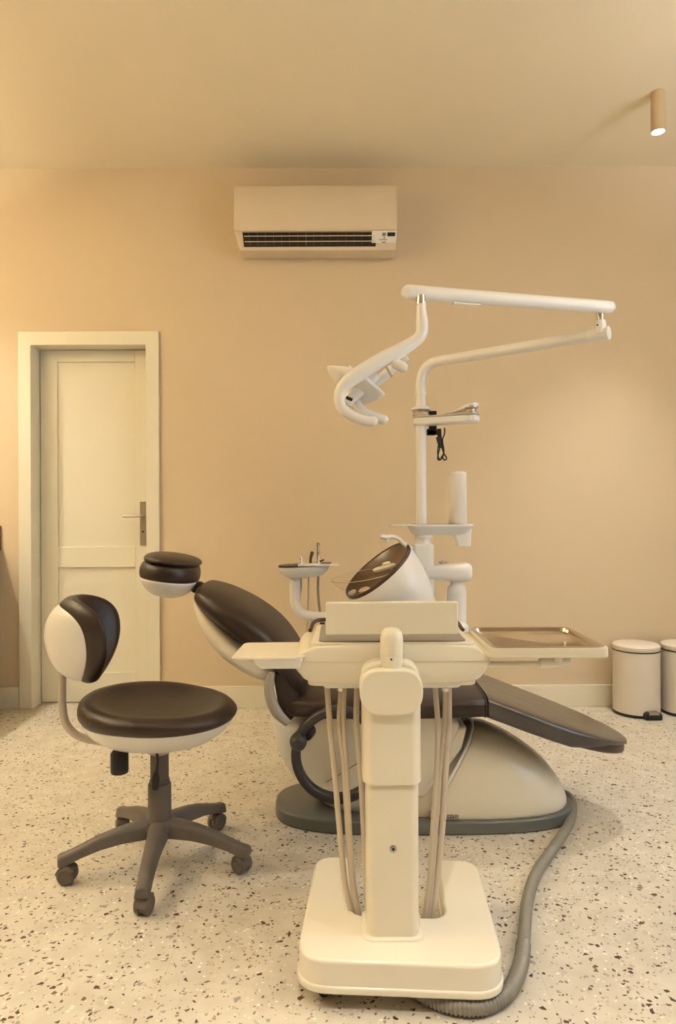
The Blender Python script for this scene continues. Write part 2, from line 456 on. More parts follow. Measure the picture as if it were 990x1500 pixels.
spotlight(1.508, 3.2, 'taupe cylindrical spotlight on the ceiling at the upper right', E)
spotlight(-2.45, 3.2, 'taupe cylindrical spotlight on the ceiling left of the door', 125, 2.0, 1.0, (1, .93, .78))
for (x, y, lb_, en_) in ((1.5, .9, 'to the right of the viewer', 45), (-.1, .2, 'straight above the viewer', 175), (-2.45, .9, 'to the left of the viewer', 70), (-2.45, -1.3, 'far behind and left of the viewer', 130), (-.4, -1.3, 'far behind the viewer', 130), (1.5, -1.3, 'far behind and right of the viewer', 130)):
    spotlight(x, y, 'added unseen taupe spotlight on the ceiling ' + lb_, en_, 1.5)  # unseen spots added to brighten the floor and, by bounce, the ceiling

# ------------------------------------------------------------------ pedal bins
def make_bin(px, label):
    Y = 3.755
    cx = W(px, 1040, Y).x
    t = thing('pedal_bin', label, 'bin', (cx, Y, 0), 'white pedal bins against the far wall')
    R = .1215
    obj('body', lathe([(R - .004, .012), (R, .016), (R, .345), (R - .002, .347)], (cx, Y, 0), 48), M['bin'], t)
    obj('base_ring', lathe([(R - .002, 0), (R + .0025, .002), (R + .0025, .014), (R, .016)], (cx, Y, 0), 48), M['black'], t)
    obj('rim_ring', lathe([(R - .004, .345), (R + .0012, .346), (R + .0012, .352), (R - .004, .352)], (cx, Y, 0), 48), M['black'], t)
    obj('lid', lathe([(R, .352), (R + .001, .354), (R + .001, .374), (R - .006, .381), (R - .03, .385), (.0, .389)], (cx, Y, 0), 48), M['bin'], t)
    pc = cx + .028
    pe = obj('pedal', prism(rpoly([(pc - .045, .002), (pc + .045, .002), (pc + .045, .03), (pc + .03, .042), (pc - .03, .042), (pc - .045, .03)], .008, 4), Y - R - .03, Y - R + .012), M['black'], t, bevel=.004)
    obj('pedal_plate', prism(rpoly([(pc - .028, .030), (pc + .028, .030), (pc + .024, .044), (pc - .024, .044)], .004, 3), Y - R - .034, Y - R - .005), M['nickel'], pe, bevel=.002)
    return t
make_bin(932, 'white pedal bin seen whole, the left of the two by the wall')
make_bin(1003, 'white pedal bin cut off by the right edge of the photo')

# ------------------------------------------------------------------ stool
SX, SY = -.568, 2.16
st = thing('operator_stool', 'dark brown leather stool with a white-shelled backrest on a grey five-wheeled base', 'stool', (SX, SY, 0))
# seat shell and cushion
def seat_ring(z, r, tilt=0, sx=1.0, dz=0, n=2.1, N=48, cx=0):
    out = []
    for p in sring((SX + cx, SY, z), (r * sx, 0, 0), (0, r * .94, 0), n, N):
        out.append(Vector((p.x, p.y, p.z - (p.x - SX) * tilt)))
    return out
TL = .03
cr = []
for r, z in ((.05, .383), (.12, .388), (.17, .405), (.205, .430), (.226, .456), (.23, .470), (.20, .472)):
    cr.append(seat_ring(z, r, TL * .3, 1.02))
obj('seat_shell', loft(cr), M['white'], st)
rings = []
for r, z in ((.19, .470), (.222, .464), (.239, .472), (.246, .487), (.243, .504), (.229, .520), (.209, .526), (.190, .520), (.16, .508), (.11, .500), (.05, .497), (.002, .496)):
    ring = seat_ring(z, r, TL, 1.0)
    out = []
    for p in ring:
        fx = (p.x - SX) / .246; fy = (p.y - SY) / .246
        zz = p.z
        if z > .50 or r < .2:
            edge = (r / .246) ** 2
            zz += .020 * edge * max(0, -fx * .8 + fy * .3) - .014 * edge * max(0, fx) - .012 * (1 - edge)
        else:
            zz += .0
        out.append(Vector((p.x, p.y, zz)))
    rings.append(out)
seat = obj('seat', loft(rings), M['brown'], st, sharp=0, subsurf=1)
obj('under_plate', lathe([(.03, .350), (.042, .358), (.046, .378), (.06, .386)], (SX, SY, 0), 32), M['tube'], st)
cbm = lathe([(.029, .20), (.029, .258), (.031, .262), (.031, .268), (.0285, .270), (.0285, .368)], (SX, SY, 0), 32)
obj('gas_lift', cbm, M['stoolgrey'], st)
obj('column_sleeve', lathe([(.041, .118), (.041, .14), (.0365, .15), (.036, .252), (.034, .256)], (SX, SY, 0), 32), M['stoolgrey'], st)
obj('hub', lathe([(.038, .088), (.052, .10), (.054, .125), (.044, .146)], (SX, SY, 0), 32), M['stoolgrey'], st)
legang = [275, 347, 59, 131, 203]
for a in legang:
    A = math.radians(a); d = Vector((math.cos(A), math.sin(A), 0)); s = Vector((-d.y, d.x, 0))
    C0 = Vector((SX, SY, 0))
    rings = []
    for r, zt_, hh, w in ((.025, .148, .05, .034), (.06, .146, .048, .032), (.12, .138, .042, .027), (.18, .124, .036, .024), (.235, .104, .030, .022), (.27, .092, .030, .022), (.292, .088, .032, .022), (.300, .084, .026, .018)):
        zc = zt_ - hh / 2
        rings.append([C0 + d * r + Vector((0, 0, zc)) + s * q.x + Vector((0, 0, q.y)) for q in [Vector((p[0] * w * (1.0 if p[1] < 0 else .82), p[1] * hh / 2)) for p in [(1, -1), (1, .3), (.8, .8), (.35, 1), (-.35, 1), (-.8, .8), (-1, .3), (-1, -1)]]])
    leg = obj('leg', loft(rings), M['stoolgrey'], st, sharp=55)
    # caster
    cpos = C0 + d * .283
    ca = random.uniform(-.5, .5) + A + PI / 2
    ax = Vector((math.cos(ca), math.sin(ca), 0)); tr = Vector((-ax.y, ax.x, 0))
    wc = cpos + tr * .012 + Vector((0, 0, .028))
    bm = lathe([(.012, .05), (.012, .064)], cpos, 16)
    bm2 = lathe([(.0, -.006), (.024, -.006), (.024, .006), (.0, .006)], wc, 20, ax, bm=bm)
    # hood
    hood = []
    for i in range(9):
        t = PI * (.02 + i / 8 * .80)
        q = wc - tr * math.cos(t) * .030 + Vector((0, 0, math.sin(t) * .030))
        qi = wc - tr * math.cos(t) * .024 + Vector((0, 0, math.sin(t) * .024))
        hood.append([q - ax * .018, q + ax * .018, qi + ax * .018, qi - ax * .018])
    loft(hood, bm=bm)
    cst = obj('caster', bm, M['wheel'], st)
    for sgn in (-1, 1):
        c = wc + ax * sgn * .013
        obj('wheel', lathe([(.003, -.010), (.020, -.010), (.0265, -.006), (.0275, 0), (.0265, .006), (.020, .010), (.016, .008), (.003, .008)], c, 24, ax * sgn), M['wheel'], cst)
# backrest arm
p1 = W(140, 1083, 2.16); 
arm = [W(91, 985, 2.16), W(91, 1010, 2.16), W(92, 1040, 2.16), W(98, 1062, 2.16), W(113, 1077, 2.16), W(135, 1084, 2.16), W(170, 1088, 2.16), W(215, 1090, 2.16)]
obj('backrest_arm', tube(arm, .0125, 16), M['tube'], st)
# backrest : curved pad with a white shell behind
BR = Vector(W(116, 937, 2.16))
yaw = 10; half_w, half_h = .150, .140
def back_pt(u, v, d):
    """u width -1..1, v height -1..1, d forward metres; before rotation faces +x"""
    x = d + .105 * u * u - .03 + .018 * v * v
    return Vector((x, u * half_w, v * half_h))
def back_loft(d0, prof, wn=2.2):
    rings = []
    for s, d in prof:
        ring = []
        for i in range(40):
            t = 2 * PI * i / 40
            cu, sv = math.cos(t), math.sin(t)
            u = abs(cu) ** (2 / wn) * (1 if cu > 0 else -1) * s
            v = abs(sv) ** (2 / wn) * (1 if sv > 0 else -1) * s
            u *= 1 + .12 * v
            ring.append(back_pt(u, v, d0 + d))
        rings.append(ring)
    return loft(rings)
Rm = Matrix.Translation(BR) @ Matrix.Rotation(math.radians(yaw), 4, 'Z') @ Matrix.Rotation(math.radians(-15), 4, 'Y')
obj('backrest', xf(back_loft(0, [(.02, -.012), (.5, -.012), (.8, -.012), (.93, -.012), (1.0, .004), (1.02, .02), (.98, .042), (.88, .052), (.6, .044), (.3, .038), (.02, .036)]), Rm), M['brown'], st, sharp=0, subsurf=1)
obj('backrest_shell', xf(back_loft(0, [(.02, -.072), (.3, -.070), (.55, -.060), (.75, -.044), (.88, -.024), (.92, -.004), (.85, 0), (.5, -.002), (.02, -.002)]), Rm), M['white'], st, sharp=0, subsurf=1)
# tension knob and height lever
kc = W(175, 1101, 2.08)
obj('tension_knob', lathe([(.018, -.066), (.025, -.064), (.027, -.056), (.027, -.004), (.022, .002), (.009, .004), (.009, .035)], kc, 20), M['black'], st)
lv = obj('height_lever', tube([W(229, 1098, 2.10), W(231, 1115, 2.09), W(229, 1135, 2.085)], .0042, 10), M['black'], st)
obj('lever_grip', tube([W(229, 1130, 2.085), W(228, 1142, 2.085), W(227, 1157, 2.085)], [.006, .013, .009], 12, flat=.4, up=(0, 1, 0)), M['black'], lv)

# ------------------------------------------------------------------ dental chair
Yc = 2.54; Yn, Yf = 2.30, 2.79
dc = thing('dental_chair', 'reclined dark brown leather dental chair on a white pedestal with grey base plate', 'dental chair', (.3, Yc, 0))
px0, px1 = -.236, .856
pl = []
for i in range(48):
    t = 2 * PI * i / 48
    c, s = math.cos(t), math.sin(t)
    pl.append(((px0 + px1) / 2 + (px1 - px0) / 2 * abs(c) ** (2 / 3.4) * (1 if c > 0 else -1), Yc + .205 * abs(s) ** (2 / 2.6) * (1 if s > 0 else -1)))
obj('base_plate', prism(pl, .0, .046, 'z'), M['plate'], dc, bevel=.008)
# rear dome cover
arch = []
ND = 28
def archring(bx, tx, w, h, base=.044):
    r = []
    for i in range(ND + 1):
        a = PI * i / ND
        c, s = math.cos(a), math.sin(a)
        y = Yc - .0 + w * abs(c) ** (2 / 2.6) * (1 if c > 0 else -1)
        zz = h * abs(s) ** (2 / 2.1)
        r.append((bx + (tx - bx) * (zz / h) ** 1.0, y, base + zz))
    return r
sec = [(.295, .492, .186, .292), (.36, .535, .188, .287), (.44, .585, .190, .268), (.53, .64, .189, .238), (.61, .695, .182, .202), (.69, .75, .167, .160), (.755, .79, .14, .112), (.80, .815, .105, .07), (.828, .832, .06, .034), (.838, .838, .02, .008)]
rings = [archring(*s_) for s_ in sec]
bm = bmesh.new()
vr = [[bm.verts.new(p) for p in r] for r in rings]
for a_, b_ in zip(vr, vr[1:]):
    for i in range(ND): bm.faces.new((a_[i], a_[i + 1], b_[i + 1], b_[i]))
obj('pedestal_cover', bm, M['cart'], dc, sharp=0, solid=.008, subsurf=1)
obj('cover_rim', tube(archring(.292, .490, .186, .292)[1:-1], .0055, 8, smooth=False), M['white'], dc)
obj('lift_shroud', loft([archring(*a_) for a_ in ((.20, .36, .150, .235), (.28, .46, .160, .258), (.33, .50, .166, .268), (.40, .56, .160, .25), (.46, .60, .14, .22))]), M['cart'], dc, sharp=60)
# printed mark at the foot of the cover
bm = bmesh.new()
mk = W(655, 1196, 2.352)
for dx, dz, w_, h_ in ((.0, 0, .004, .012), (.004, .010, .014, .002), (.004, 0, .014, .002), (.010, 0, .002, .012), (.018, 0, .004, .012), (.026, .0, .012, .012)):
    box(mk.x + dx, mk.x + dx + w_, mk.y - .003, mk.y + .004, mk.z - .006 + dz, mk.z - .006 + dz + h_, bm)
obj('maker_mark', bm, M['mat_'], dc, smooth=False)
bm = bmesh.new()
box(mk.x - .03, mk.x - .018, mk.y - .003, mk.y + .004, mk.z - .006, mk.z + .004, bm)
obj('maker_mark', bm, M['red'], dc, smooth=False)
# pedestal bowl (white, below the seat)
rings = []
for z, xa, xb, w, n in ((.046, -.06, .36, .12, 2.6), (.09, -.115, .38, .14, 2.6), (.16, -.18, .40, .15, 2.8), (.24, -.225, .42, .155, 3), (.32, -.245, .42, .16, 3), (.352, -.252, .42, .16, 3), (.360, -.245, .41, .15, 3)):
    rings.append(sring(((xa + xb) / 2, Yc, z), ((xb - xa) / 2, 0, 0), (0, w, 0), n, 48))
obj('pedestal', loft(rings), M['white'], dc, sharp=50)
# side cover plate with round nose
def q(px, py, Y=2.37):
    w_ = W(px, py, Y); return (w_.x, w_.z)
nose = []
for i in range(15):
    a = math.radians(80 + i * 170 / 14)
    nose.append(q(494 + 61 * math.cos(a), 1104 - 66 * math.sin(a)))
poly = [q(675, 1060), q(640, 1036)] + nose + [q(540, 1166), q(600, 1180), q(622, 1160), q(655, 1112)]
obj('side_cover', prism(poly, 2.365, 2.72), M['cart'], dc, bevel=.018, seg=4)
sl = tube([W(478, 1146, 2.362), W(508, 1128, 2.362), W(545, 1104, 2.362)], .0016, 6)
obj('cover_seam', sl, M['inner'], dc)
obj('link_arm', prism([q(600, 1058), q(686, 1066), q(678, 1098), q(648, 1140), q(622, 1172), q(600, 1172)], 2.378, 2.70), M['cart'], dc, bevel=.015)
# armrest ring
RC = W(495, 1105, 2.27); rr = .140
pts = []
for i in range(49):
    a = 2 * PI * i / 48
    pts.append(RC + Vector((rr * math.cos(a), 0, rr * 1.04 * math.sin(a))))
rings = []
for i in range(48):
    a = 2 * PI * i / 48
    rad = Vector((math.cos(a), 0, math.sin(a) * 1.04))
    rings.append(sring(RC + rad * rr, rad * .016, (0, .022, 0), 3, 14))
ar = obj('armrest', loft(rings, closed=True), M['ring'], dc)
kb = W(437, 1086, 2.25)
bm = lathe([(.0, -.036), (.016, -.034), (.026, -.022), (.029, 0), (.026, .02), (.02, .032), (.02, .05)], kb, 24, (0, 1, 0))
bm = lathe([(.022, -.02), (.024, -.012), (.024, .02), (.018, .03)], kb + Vector((.028, .03, .02)), 20, (.3, 1, .1), bm=bm)
obj('armrest_pivot', bm, M['ring'], ar)

# grey bracket joining back and seat
bk = [W(398, 985, 2.31), W(394, 1003, 2.31), W(397, 1025, 2.31), (W(406, 1044, 2.31)), W(422, 1060, 2.31)]
obj('back_bracket', tube(bk, [.012, .018, .020, .020, .014], 14, flat=.9), M['bracket'], dc)
obj('hinge_cover', prism([q(400, 985, 2.36), q(432, 985, 2.36), q(440, 1040, 2.36), q(425, 1056, 2.36), q(408, 1036, 2.36)], 2.345, 2.74), M['brown'], dc, bevel=.01)
# seat cushion (lofted along x)
rings = []
for x, zt_, zb_, w in ((-.222, .446, .425, .10), (-.215, .458, .412, .15), (-.19, .472, .400, .195), (-.14, .480, .396, .225), (-.05, .480, .395, .24), (.10, .474, .395, .245), (.30, .474, .397, .247), (.44, .480, .400, .247), (.497, .482, .402, .246), (.506, .478, .408, .240)):
    rings.append(sring((x, Yc + .005, (zt_ + zb_) / 2), (0, w, 0), (0, 0, (zt_ - zb_) / 2), 4.2, 40))
obj('seat', loft(rings), M['brown'], dc, sharp=60)
obj('seat_seam', loft([sring((x, Yc + .005, .442), (0, .249, 0), (0, 0, .0425), 4.2, 40) for x in (.495, .500)]), M['brown'], dc)
# leg rest : brown pad and film cover
def leg_sec(x, extra=0, zbraise=0):
    L0, L1 = .506, 1.055
    t = (x - L0) / (L1 - L0)
    w = .245 * (1 - max(0, t) ** 3.6) ** .55 if t < 1 else 0
    zt_ = .484 - .385 * (x - .5)
    th = .074 * (1 - .45 * t ** 3)
    return w, zt_, th
rings = []; rings2 = []
xs = [.504, .52, .58, .65, .72, .79, .85, .90, .94, .97, .995, 1.015, 1.03, 1.042, 1.049]
for x in xs:
    w, zt_, th = leg_sec(x)
    w = max(w, .012)
    rings.append(sring((x - .004, Yc + .005, zt_ - th / 2), (0, w, 0), (0, 0, th / 2 * min(1, w / .09)), 4.0, 40))
    lift = .0 if x < .80 else min(.042, (x - .80) * .30)
    e = .004
    zt2 = zt_ + e; zb2 = zt_ - th - e + lift
    if x > 1.04: zb2 = zt_ - th * .42
    rings2.append(sring((x + (.0 if x < 1 else .004), Yc + .005, (zt2 + zb2) / 2), (0, w + e, 0), (0, 0, (zt2 - zb2) / 2), 6, 48))
leg = obj('leg_rest', loft(rings), M['brown'], dc, sharp=60)
obj('film_cover', loft(rings2), M['cover'], leg, sharp=60)
# backrest (stations : front point, rear point, half width)
stn = [((-.507, .838), (-.512, .822), .07), ((-.498, .848), (-.514, .808), .13), ((-.475, .850), (-.505, .785), .175), ((-.40, .825), (-.452, .732), .225), ((-.30, .772), (-.358, .66), .25), ((-.215, .705), (-.270, .592), .25), ((-.155, .625), (-.20, .530), .235), ((-.122, .55), (-.165, .475), .205), ((-.115, .49), (-.15, .44), .16), ((-.12, .462), (-.14, .442), .12)]
def back_sections(sts, n=3.0, k=5):
    fs = catmull([Vector((a[0], a[1], w)) for a, b, w in sts], k)
    bs = catmull([Vector((b[0], b[1], w)) for a, b, w in sts], k)
    out = []
    for f_, b_ in zip(fs, bs):
        c = Vector(((f_.x + b_.x) / 2, Yc + .005, (f_.y + b_.y) / 2)); h_ = Vector(((f_.x - b_.x) / 2, 0, (f_.y - b_.y) / 2))
        out.append(sring(c, (0, f_.z, 0), h_, n, 48))
    return out
obj('backrest', loft(back_sections(stn, 2.9)), M['brown'], dc, sharp=0)
sh = [((-.512, .824), (-.520, .81), .05), ((-.505, .805), (-.520, .775), .13), ((-.44, .745), (-.485, .70), .19), ((-.355, .668), (-.420, .615), .225), ((-.27, .605), (-.335, .553), .225), ((-.215, .56), (-.262, .520), .205), ((-.19, .535), (-.215, .515), .17), ((-.18, .525), (-.195, .517), .12)]
obj('backrest_shell', loft(back_sections(sh, 3.6)), M['cart'], dc, sharp=0)
# near-side piping of the backrest
# headrest
hc = W(250, 840, Yc); hx_, hz_ = hc.x, hc.z
def hr(prof, n=2.3):
    return xf(loft([sring((hx_ + dx, Yc, z), (r, 0, 0), (0, r * 1.4, 0), n, 40) for r, z, dx in prof]), about((hx_, Yc, hz_), 'Y', 8))
hd = obj('headrest', hr([(.092, .862, 0), (.100, .863, 0), (.106, .872, 0), (.107, .895, -.001), (.103, .916, -.001), (.094, .926, 0), (.07, .93, 0)]), M['brown'], dc, sharp=0, subsurf=1)
obj('headrest_pad', hr([(.07, .920, .004), (.092, .922, .004), (.102, .930, .004), (.103, .938, .004), (.095, .948, .002), (.07, .956, -.004), (.03, .960, -.01), (.002, .961, -.012)]), M['brown'], hd, sharp=0, subsurf=1)
obj('headrest_shell', hr([(.002, .795, 0), (.03, .797, 0), (.06, .807, 0), (.085, .828, 0), (.100, .852, 0), (.104, .868, 0), (.096, .872, 0)]), M['white'], hd, sharp=0, subsurf=1)
obj('headrest_bracket', tube([W(284, 866, Yc), W(292, 856, Yc), W(302, 866, Yc), W(318, 882, Yc)], .012, 12, flat=2.4, up=(0, 1, 0)), M['black'], dc)

# ------------------------------------------------------------------ delivery cart
ct = thing('instrument_cart', 'ivory wheeled instrument cart with telescopic column standing in the foreground', 'cart', (.14, 1.72, 0))
bc = (.146, 1.725)
ox0, ox1, oy0, oy1 = -.086, .378, 1.50, 1.957
s0, s1, sy = .030, .262, 1.675
outl = [(ox0, oy0), (ox1, oy0), (ox1 - .004, oy1), (s1 + .0, oy1), (s1, sy), (s0, sy), (s0, oy1), (ox0 + .004, oy1)]
poly = rpoly(outl, [.075, .075, .055, .012, .04, .04, .012, .055], 8)
poly = rot2(poly, math.radians(-3.6), bc)
bs_ = obj('base', prism(poly, .048, .118, 'z'), M['cart'], ct, bevel=.026, seg=5)
poly2 = rot2(rpoly([(ox0 - .004, oy0 - .004), (ox1 + .004, oy0 - .004), (ox1, oy1 + .002), (s1 - .004, oy1 + .002), (s1 - .004, sy - .004), (s0 + .004, sy - .004), (s0 + .004, oy1 + .002), (ox0, oy1 + .002)], [.078, .078, .058, .012, .04, .04, .012, .058], 8), math.radians(-3.6), bc)
obj('base_skirt', prism(poly2, .043, .062, 'z'), M['cart'], ct, bevel=.006, seg=3)
for (x, y) in ((-.02, 1.56), (.325, 1.60), (-.03, 1.91), (.34, 1.88)):
    x, y = rot2([(x, y)], math.radians(-3.6), bc)[0]
    bm = lathe([(.013, .02), (.013, .055), (.02, .056), (.02, .06)], (x, y, 0), 14)
    lathe([(.003, -.02), (.018, -.02), (.0225, -.014), (.0225, -.004), (.016, -.002), (.016, .002), (.0225, .004), (.0225, .014), (.018, .02), (.003, .02)], (x, y, .0235), 20, (1, .3, 0), bm=bm)
    obj('caster', bm, M['black'], ct)
cx = .1235
def octo(cx, y0, y1, hw, ch):
    return rpoly([(cx - hw, y0 + ch), (cx - hw + ch * .75, y0), (cx + hw - ch * .75, y0), (cx + hw, y0 + ch), (cx + hw, y1 - ch * .6), (cx + hw - ch * .6, y1), (cx - hw + ch * .6, y1), (cx - hw, y1 - ch * .6)], .010, 4)
cb = 1.583
obj('column', prism(octo(.1245, cb, cb + .105, .0615, .016), .11, .50, 'z'), M['cream'], ct)
obj('column_collar', lathe([(1, .112), (1, .120), (.93, .128)], (.1245, cb + .0525, 0), 48, sx=.082, sy=.068) if False else prism(rpoly([(.1245 - .072, cb - .010), (.1245 + .072, cb - .010), (.1245 + .072, cb + .115), (.1245 - .072, cb + .115)], .028), .112, .124, 'z'), M['cart'], ct, bevel=.005)
obj('column_sleeve', prism(octo(.1235, cb - .008, cb + .112, .0685, .022), W(575, 1149, 1.58).z, .70, 'z'), M['cream'], ct, bevel=.003)
sc_ = W(576, 1244, cb - .002)
lk = obj('lock', lathe([(.0085, 0), (.0085, -.003), (.006, -.004), (.0058, -.0035)], (sc_.x, cb + .0015, sc_.z), 20, (0, 1, 0)), M['silver'], ct)
obj('keyhole', lathe([(.0035, 0), (.0035, -.0006)], (sc_.x, cb - .0025, sc_.z), 12, (0, 1, 0)), M['dark'], lk)
# cap
cw, ce = W(527, 1015, 1.56), W(620, 1015, 1.56)
zc0, zc1 = W(575, 1049, 1.56).z, W(575, 981, 1.56).z
capp = rpoly([(cw.x, zc0), (ce.x, zc0), (ce.x, zc1), (cw.x, zc1)], [.054, .054, .05, .05], 8)
obj('column_cap', prism(capp, 1.558, 1.72), M['cream'], ct, bevel=.006)
obj('cap_shoulder', prism(rpoly([(cw.x + .004, zc0 + .01), (ce.x - .004, zc0 + .01), (ce.x - .004, zc1 + .014), (cw.x + .004, zc1 + .014)], [.04, .04, .045, .045], 8), 1.585, 1.70), M['cream'], ct, bevel=.012, seg=4)
# post
pc = W(573.5, 980, 1.60)
obj('post', lathe([(.0265, .725), (.0265, .778)], (pc.x, 1.597, 0), 32), M['cream'], ct)
pt_ = obj('post_head', lathe([(.0265, .7785), (.0268, .782), (.0268, .816), (.024, .829), (.016, .837), (.002, .840)], (pc.x, 1.597, 0), 32), M['cream'], ct, sharp=60)
sw = W(573, 966, 1.571)
obj('grub_screw', lathe([(.0022, 0), (.0022, .0022)], (sw.x, 1.5695, sw.z), 10, (0, 1, 0)), M['dark'], pt_)
# console
cf = 1.628
def cq(px, py): w_ = W(px, py, cf); return (w_.x, w_.z)
sec = [cq(462, 947), cq(520, 944), cq(575, 943.5), cq(640, 944), cq(693, 947), cq(708, 955), cq(717, 964), cq(717, 975), cq(710, 986), cq(694, 998), cq(640, 1002), cq(520, 1003), cq(455, 999), cq(439, 988), cq(431, 977), cq(430, 968), cq(440, 956)]
sec3 = [Vector((a, b, 0)) for a, b in sec]
secs = [(p.x, p.y) for p in catmull(sec3 + [sec3[0]], 4)[:-1]]
mx_, mz_ = sum(p[0] for p in secs) / len(secs), sum(p[1] for p in secs) / len(secs)
def csec(y, s, dz=0): return [(mx_ + (a - mx_) * (1 - (1 - s) * .35), y, mz_ + (b - mz_) * s + dz) for a, b in secs]
bm = loft([csec(cf - .004, .90), csec(cf - .002, .95), csec(cf + .003, .985), csec(cf + .012, 1), csec(cf + .25, 1), csec(cf + .285, .97), csec(cf + .30, .85)])
cons = obj('console', bm, M['cream'], ct, sharp=50)
sm = W(0, 971, cf).z
obj('console_seam', loft([[(mx_ + a_ * (.2265 + o_), y_, sm + z_) for (a_, y_) in ((-1, cf - .0052), (1, cf - .0052), (1, cf + .001), (-1, cf + .001))] for z_, o_ in ((-.0007, 0), (.0007, 0))]), M['acw'], cons, smooth=False)
zt_c = W(575, 944, cf).z
x0, x1 = mx_ - .178, mx_ + .178
bm = prism(rpoly([(x0 - .022, cf + .005), (x1 + .022, cf + .005), (x1 + .014, cf + .285), (x0 - .014, cf + .285)], .03), zt_c - .012, zt_c + .003, 'z')
obj('console_rim', bm, M['cream'], ct, bevel=.005)
bm = prism(rpoly([(x0, cf + .016), (x1, cf + .016), (x1, cf + .268), (x0, cf + .268)], .02), zt_c - .006, zt_c + .0055, 'z')
obj('silicone_mat', bm, M['mat_'], ct, bevel=.001)
yb = cf + .290
obj('grip_rail', tube([(x0 - .03, yb - .06, zt_c - .006), (x0 - .018, yb - .01, zt_c + .010), (x0 + .02, yb + .008, zt_c + .013), (mx_, yb + .012, zt_c + .013), (x1 - .02, yb + .008, zt_c + .013), (x1 + .018, yb - .01, zt_c + .010), (x1 + .03, yb - .06, zt_c - .006)], .0055, 10), M['umber'], ct)
zb_c = W(575, 1003, cf).z
obj('console_tray', prism(rpoly([(W(449, 1000, cf).x, cf + .02), (W(702, 1000, cf).x, cf + .02), (W(700, 1000, cf).x, cf + .26), (W(452, 1000, cf).x, cf + .26)], .03), zb_c - .008, zb_c + .008, 'z'), M['cart'], ct, bevel=.003)
obj('hose_manifold', prism(rpoly([(W(472, 1000, cf).x, cf + .05), (W(682, 1000, cf).x, cf + .05), (W(682, 1000, cf).x, cf + .2), (W(472, 1000, cf).x, cf + .2)], .02), zb_c - .022, zb_c - .006, 'z'), M['white'], ct, bevel=.005)
# panel above the console
pa, pb = W(477, 882.5, 1.62), W(671, 929, 1.62)
obj('back_panel', box(pa.x, pb.x, 1.618, 1.640, pb.z, pa.z), M['cream'], ct, bevel=.0035)
# arms and holders for trays
th = thing  # alias not used further
hz = W(800, 950, 1.62).z
tnl, tnr, tfl, tfr = W(722, 949, 1.615), W(884, 948, 1.615), W(700, 917, 1.895), W(831, 917, 1.895)
ztray = (tnl.z + tnr.z) / 2
TX0, TX1, TY0, TY1 = .366, .634, 1.615, 1.893
hp = rpoly([(TX0 - .004, TY0 - .008), (TX1 + .006, TY0 - .008), (TX1 + .006, TY1 + .006), (TX0 - .012, TY1 + .006), (TX0 - .034, TY1 - .03), (TX0 - .026, TY0 + .03)], [.02, .018, .02, .02, .02, .02], 5)
# holder is a frame : raised lip round the steel tray
bm = prism(hp, ztray - .024, ztray - .012, 'z')
obj('tray_holder', bm, M['cream'], ct, bevel=.004)
inner = [(x * 1.0, y * 1.0) for x, y in rpoly([(TX0 + .004, TY0 + .0), (TX1 - .002, TY0 + .0), (TX1 - .002, TY1 - .002), (TX0 + .004, TY1 - .002)], .018, 5)]
outer = rpoly([(TX0 - .006, TY0 - .008), (TX1 + .006, TY0 - .008), (TX1 + .006, TY1 + .006), (TX0 - .006, TY1 + .006)], .02, 5)
bm = loft([[(x, y, ztray - .014) for x, y in outer], [(x, y, ztray - .001) for x, y in outer], [(x, y, ztray - .001) for x, y in inner], [(x, y, ztray - .014) for x, y in inner]], closed=True)
obj('tray_holder_lip', bm, M['cream'], ct)
az = ztray - .058
obj('swing_arm', tube([(.30, 1.70, az), (.46, 1.70, az), (.565, 1.70, az + .002)], .0085, 12, flat=.8), M['cream'], ct)
bm = tube([(.50, 1.70, az + .001), (.545, 1.70, az + .004), (.575, 1.70, az + .006)], [.0125, .0125, .0115], 16)
lathe([(.014, az), (.014, az + .024)], (.545, 1.70, 0), 16, bm=bm)
obj('swing_arm_joint', bm, M['cart'], ct)
# left shelf
lz_ = W(385, 963, 1.60).z
lp = rpoly([(W(338, 963, 1.60).x, 1.60), (W(432, 963, 1.60).x, 1.60), (-.055, 1.65), (-.055, 1.79), (W(358, 941, 1.785).x - .0, 1.785)], [.004, .004, .0, .0, .02], 4)
obj('side_shelf', prism(lp, lz_ - .006, lz_, 'z'), M['cream'], ct, bevel=.002)
lpb = [( -.225, 1.612), (-.085, 1.612), (-.075, 1.76), (-.225, 1.76)]
bm = loft([[( -.185, 1.62, lz_ - .032), (-.09, 1.62, lz_ - .032), (-.085, 1.75, lz_ - .032), (-.185, 1.75, lz_ - .032)], [(-.197, 1.612, lz_ - .020), (-.088, 1.612, lz_ - .020), (-.08, 1.76, lz_ - .020), (-.197, 1.76, lz_ - .020)], [(-.205, 1.608, lz_ - .005), (-.085, 1.608, lz_ - .005), (-.075, 1.765, lz_ - .005), (-.205, 1.765, lz_ - .005)]])
obj('shelf_bracket', bm, M['white'], ct, bevel=.003)
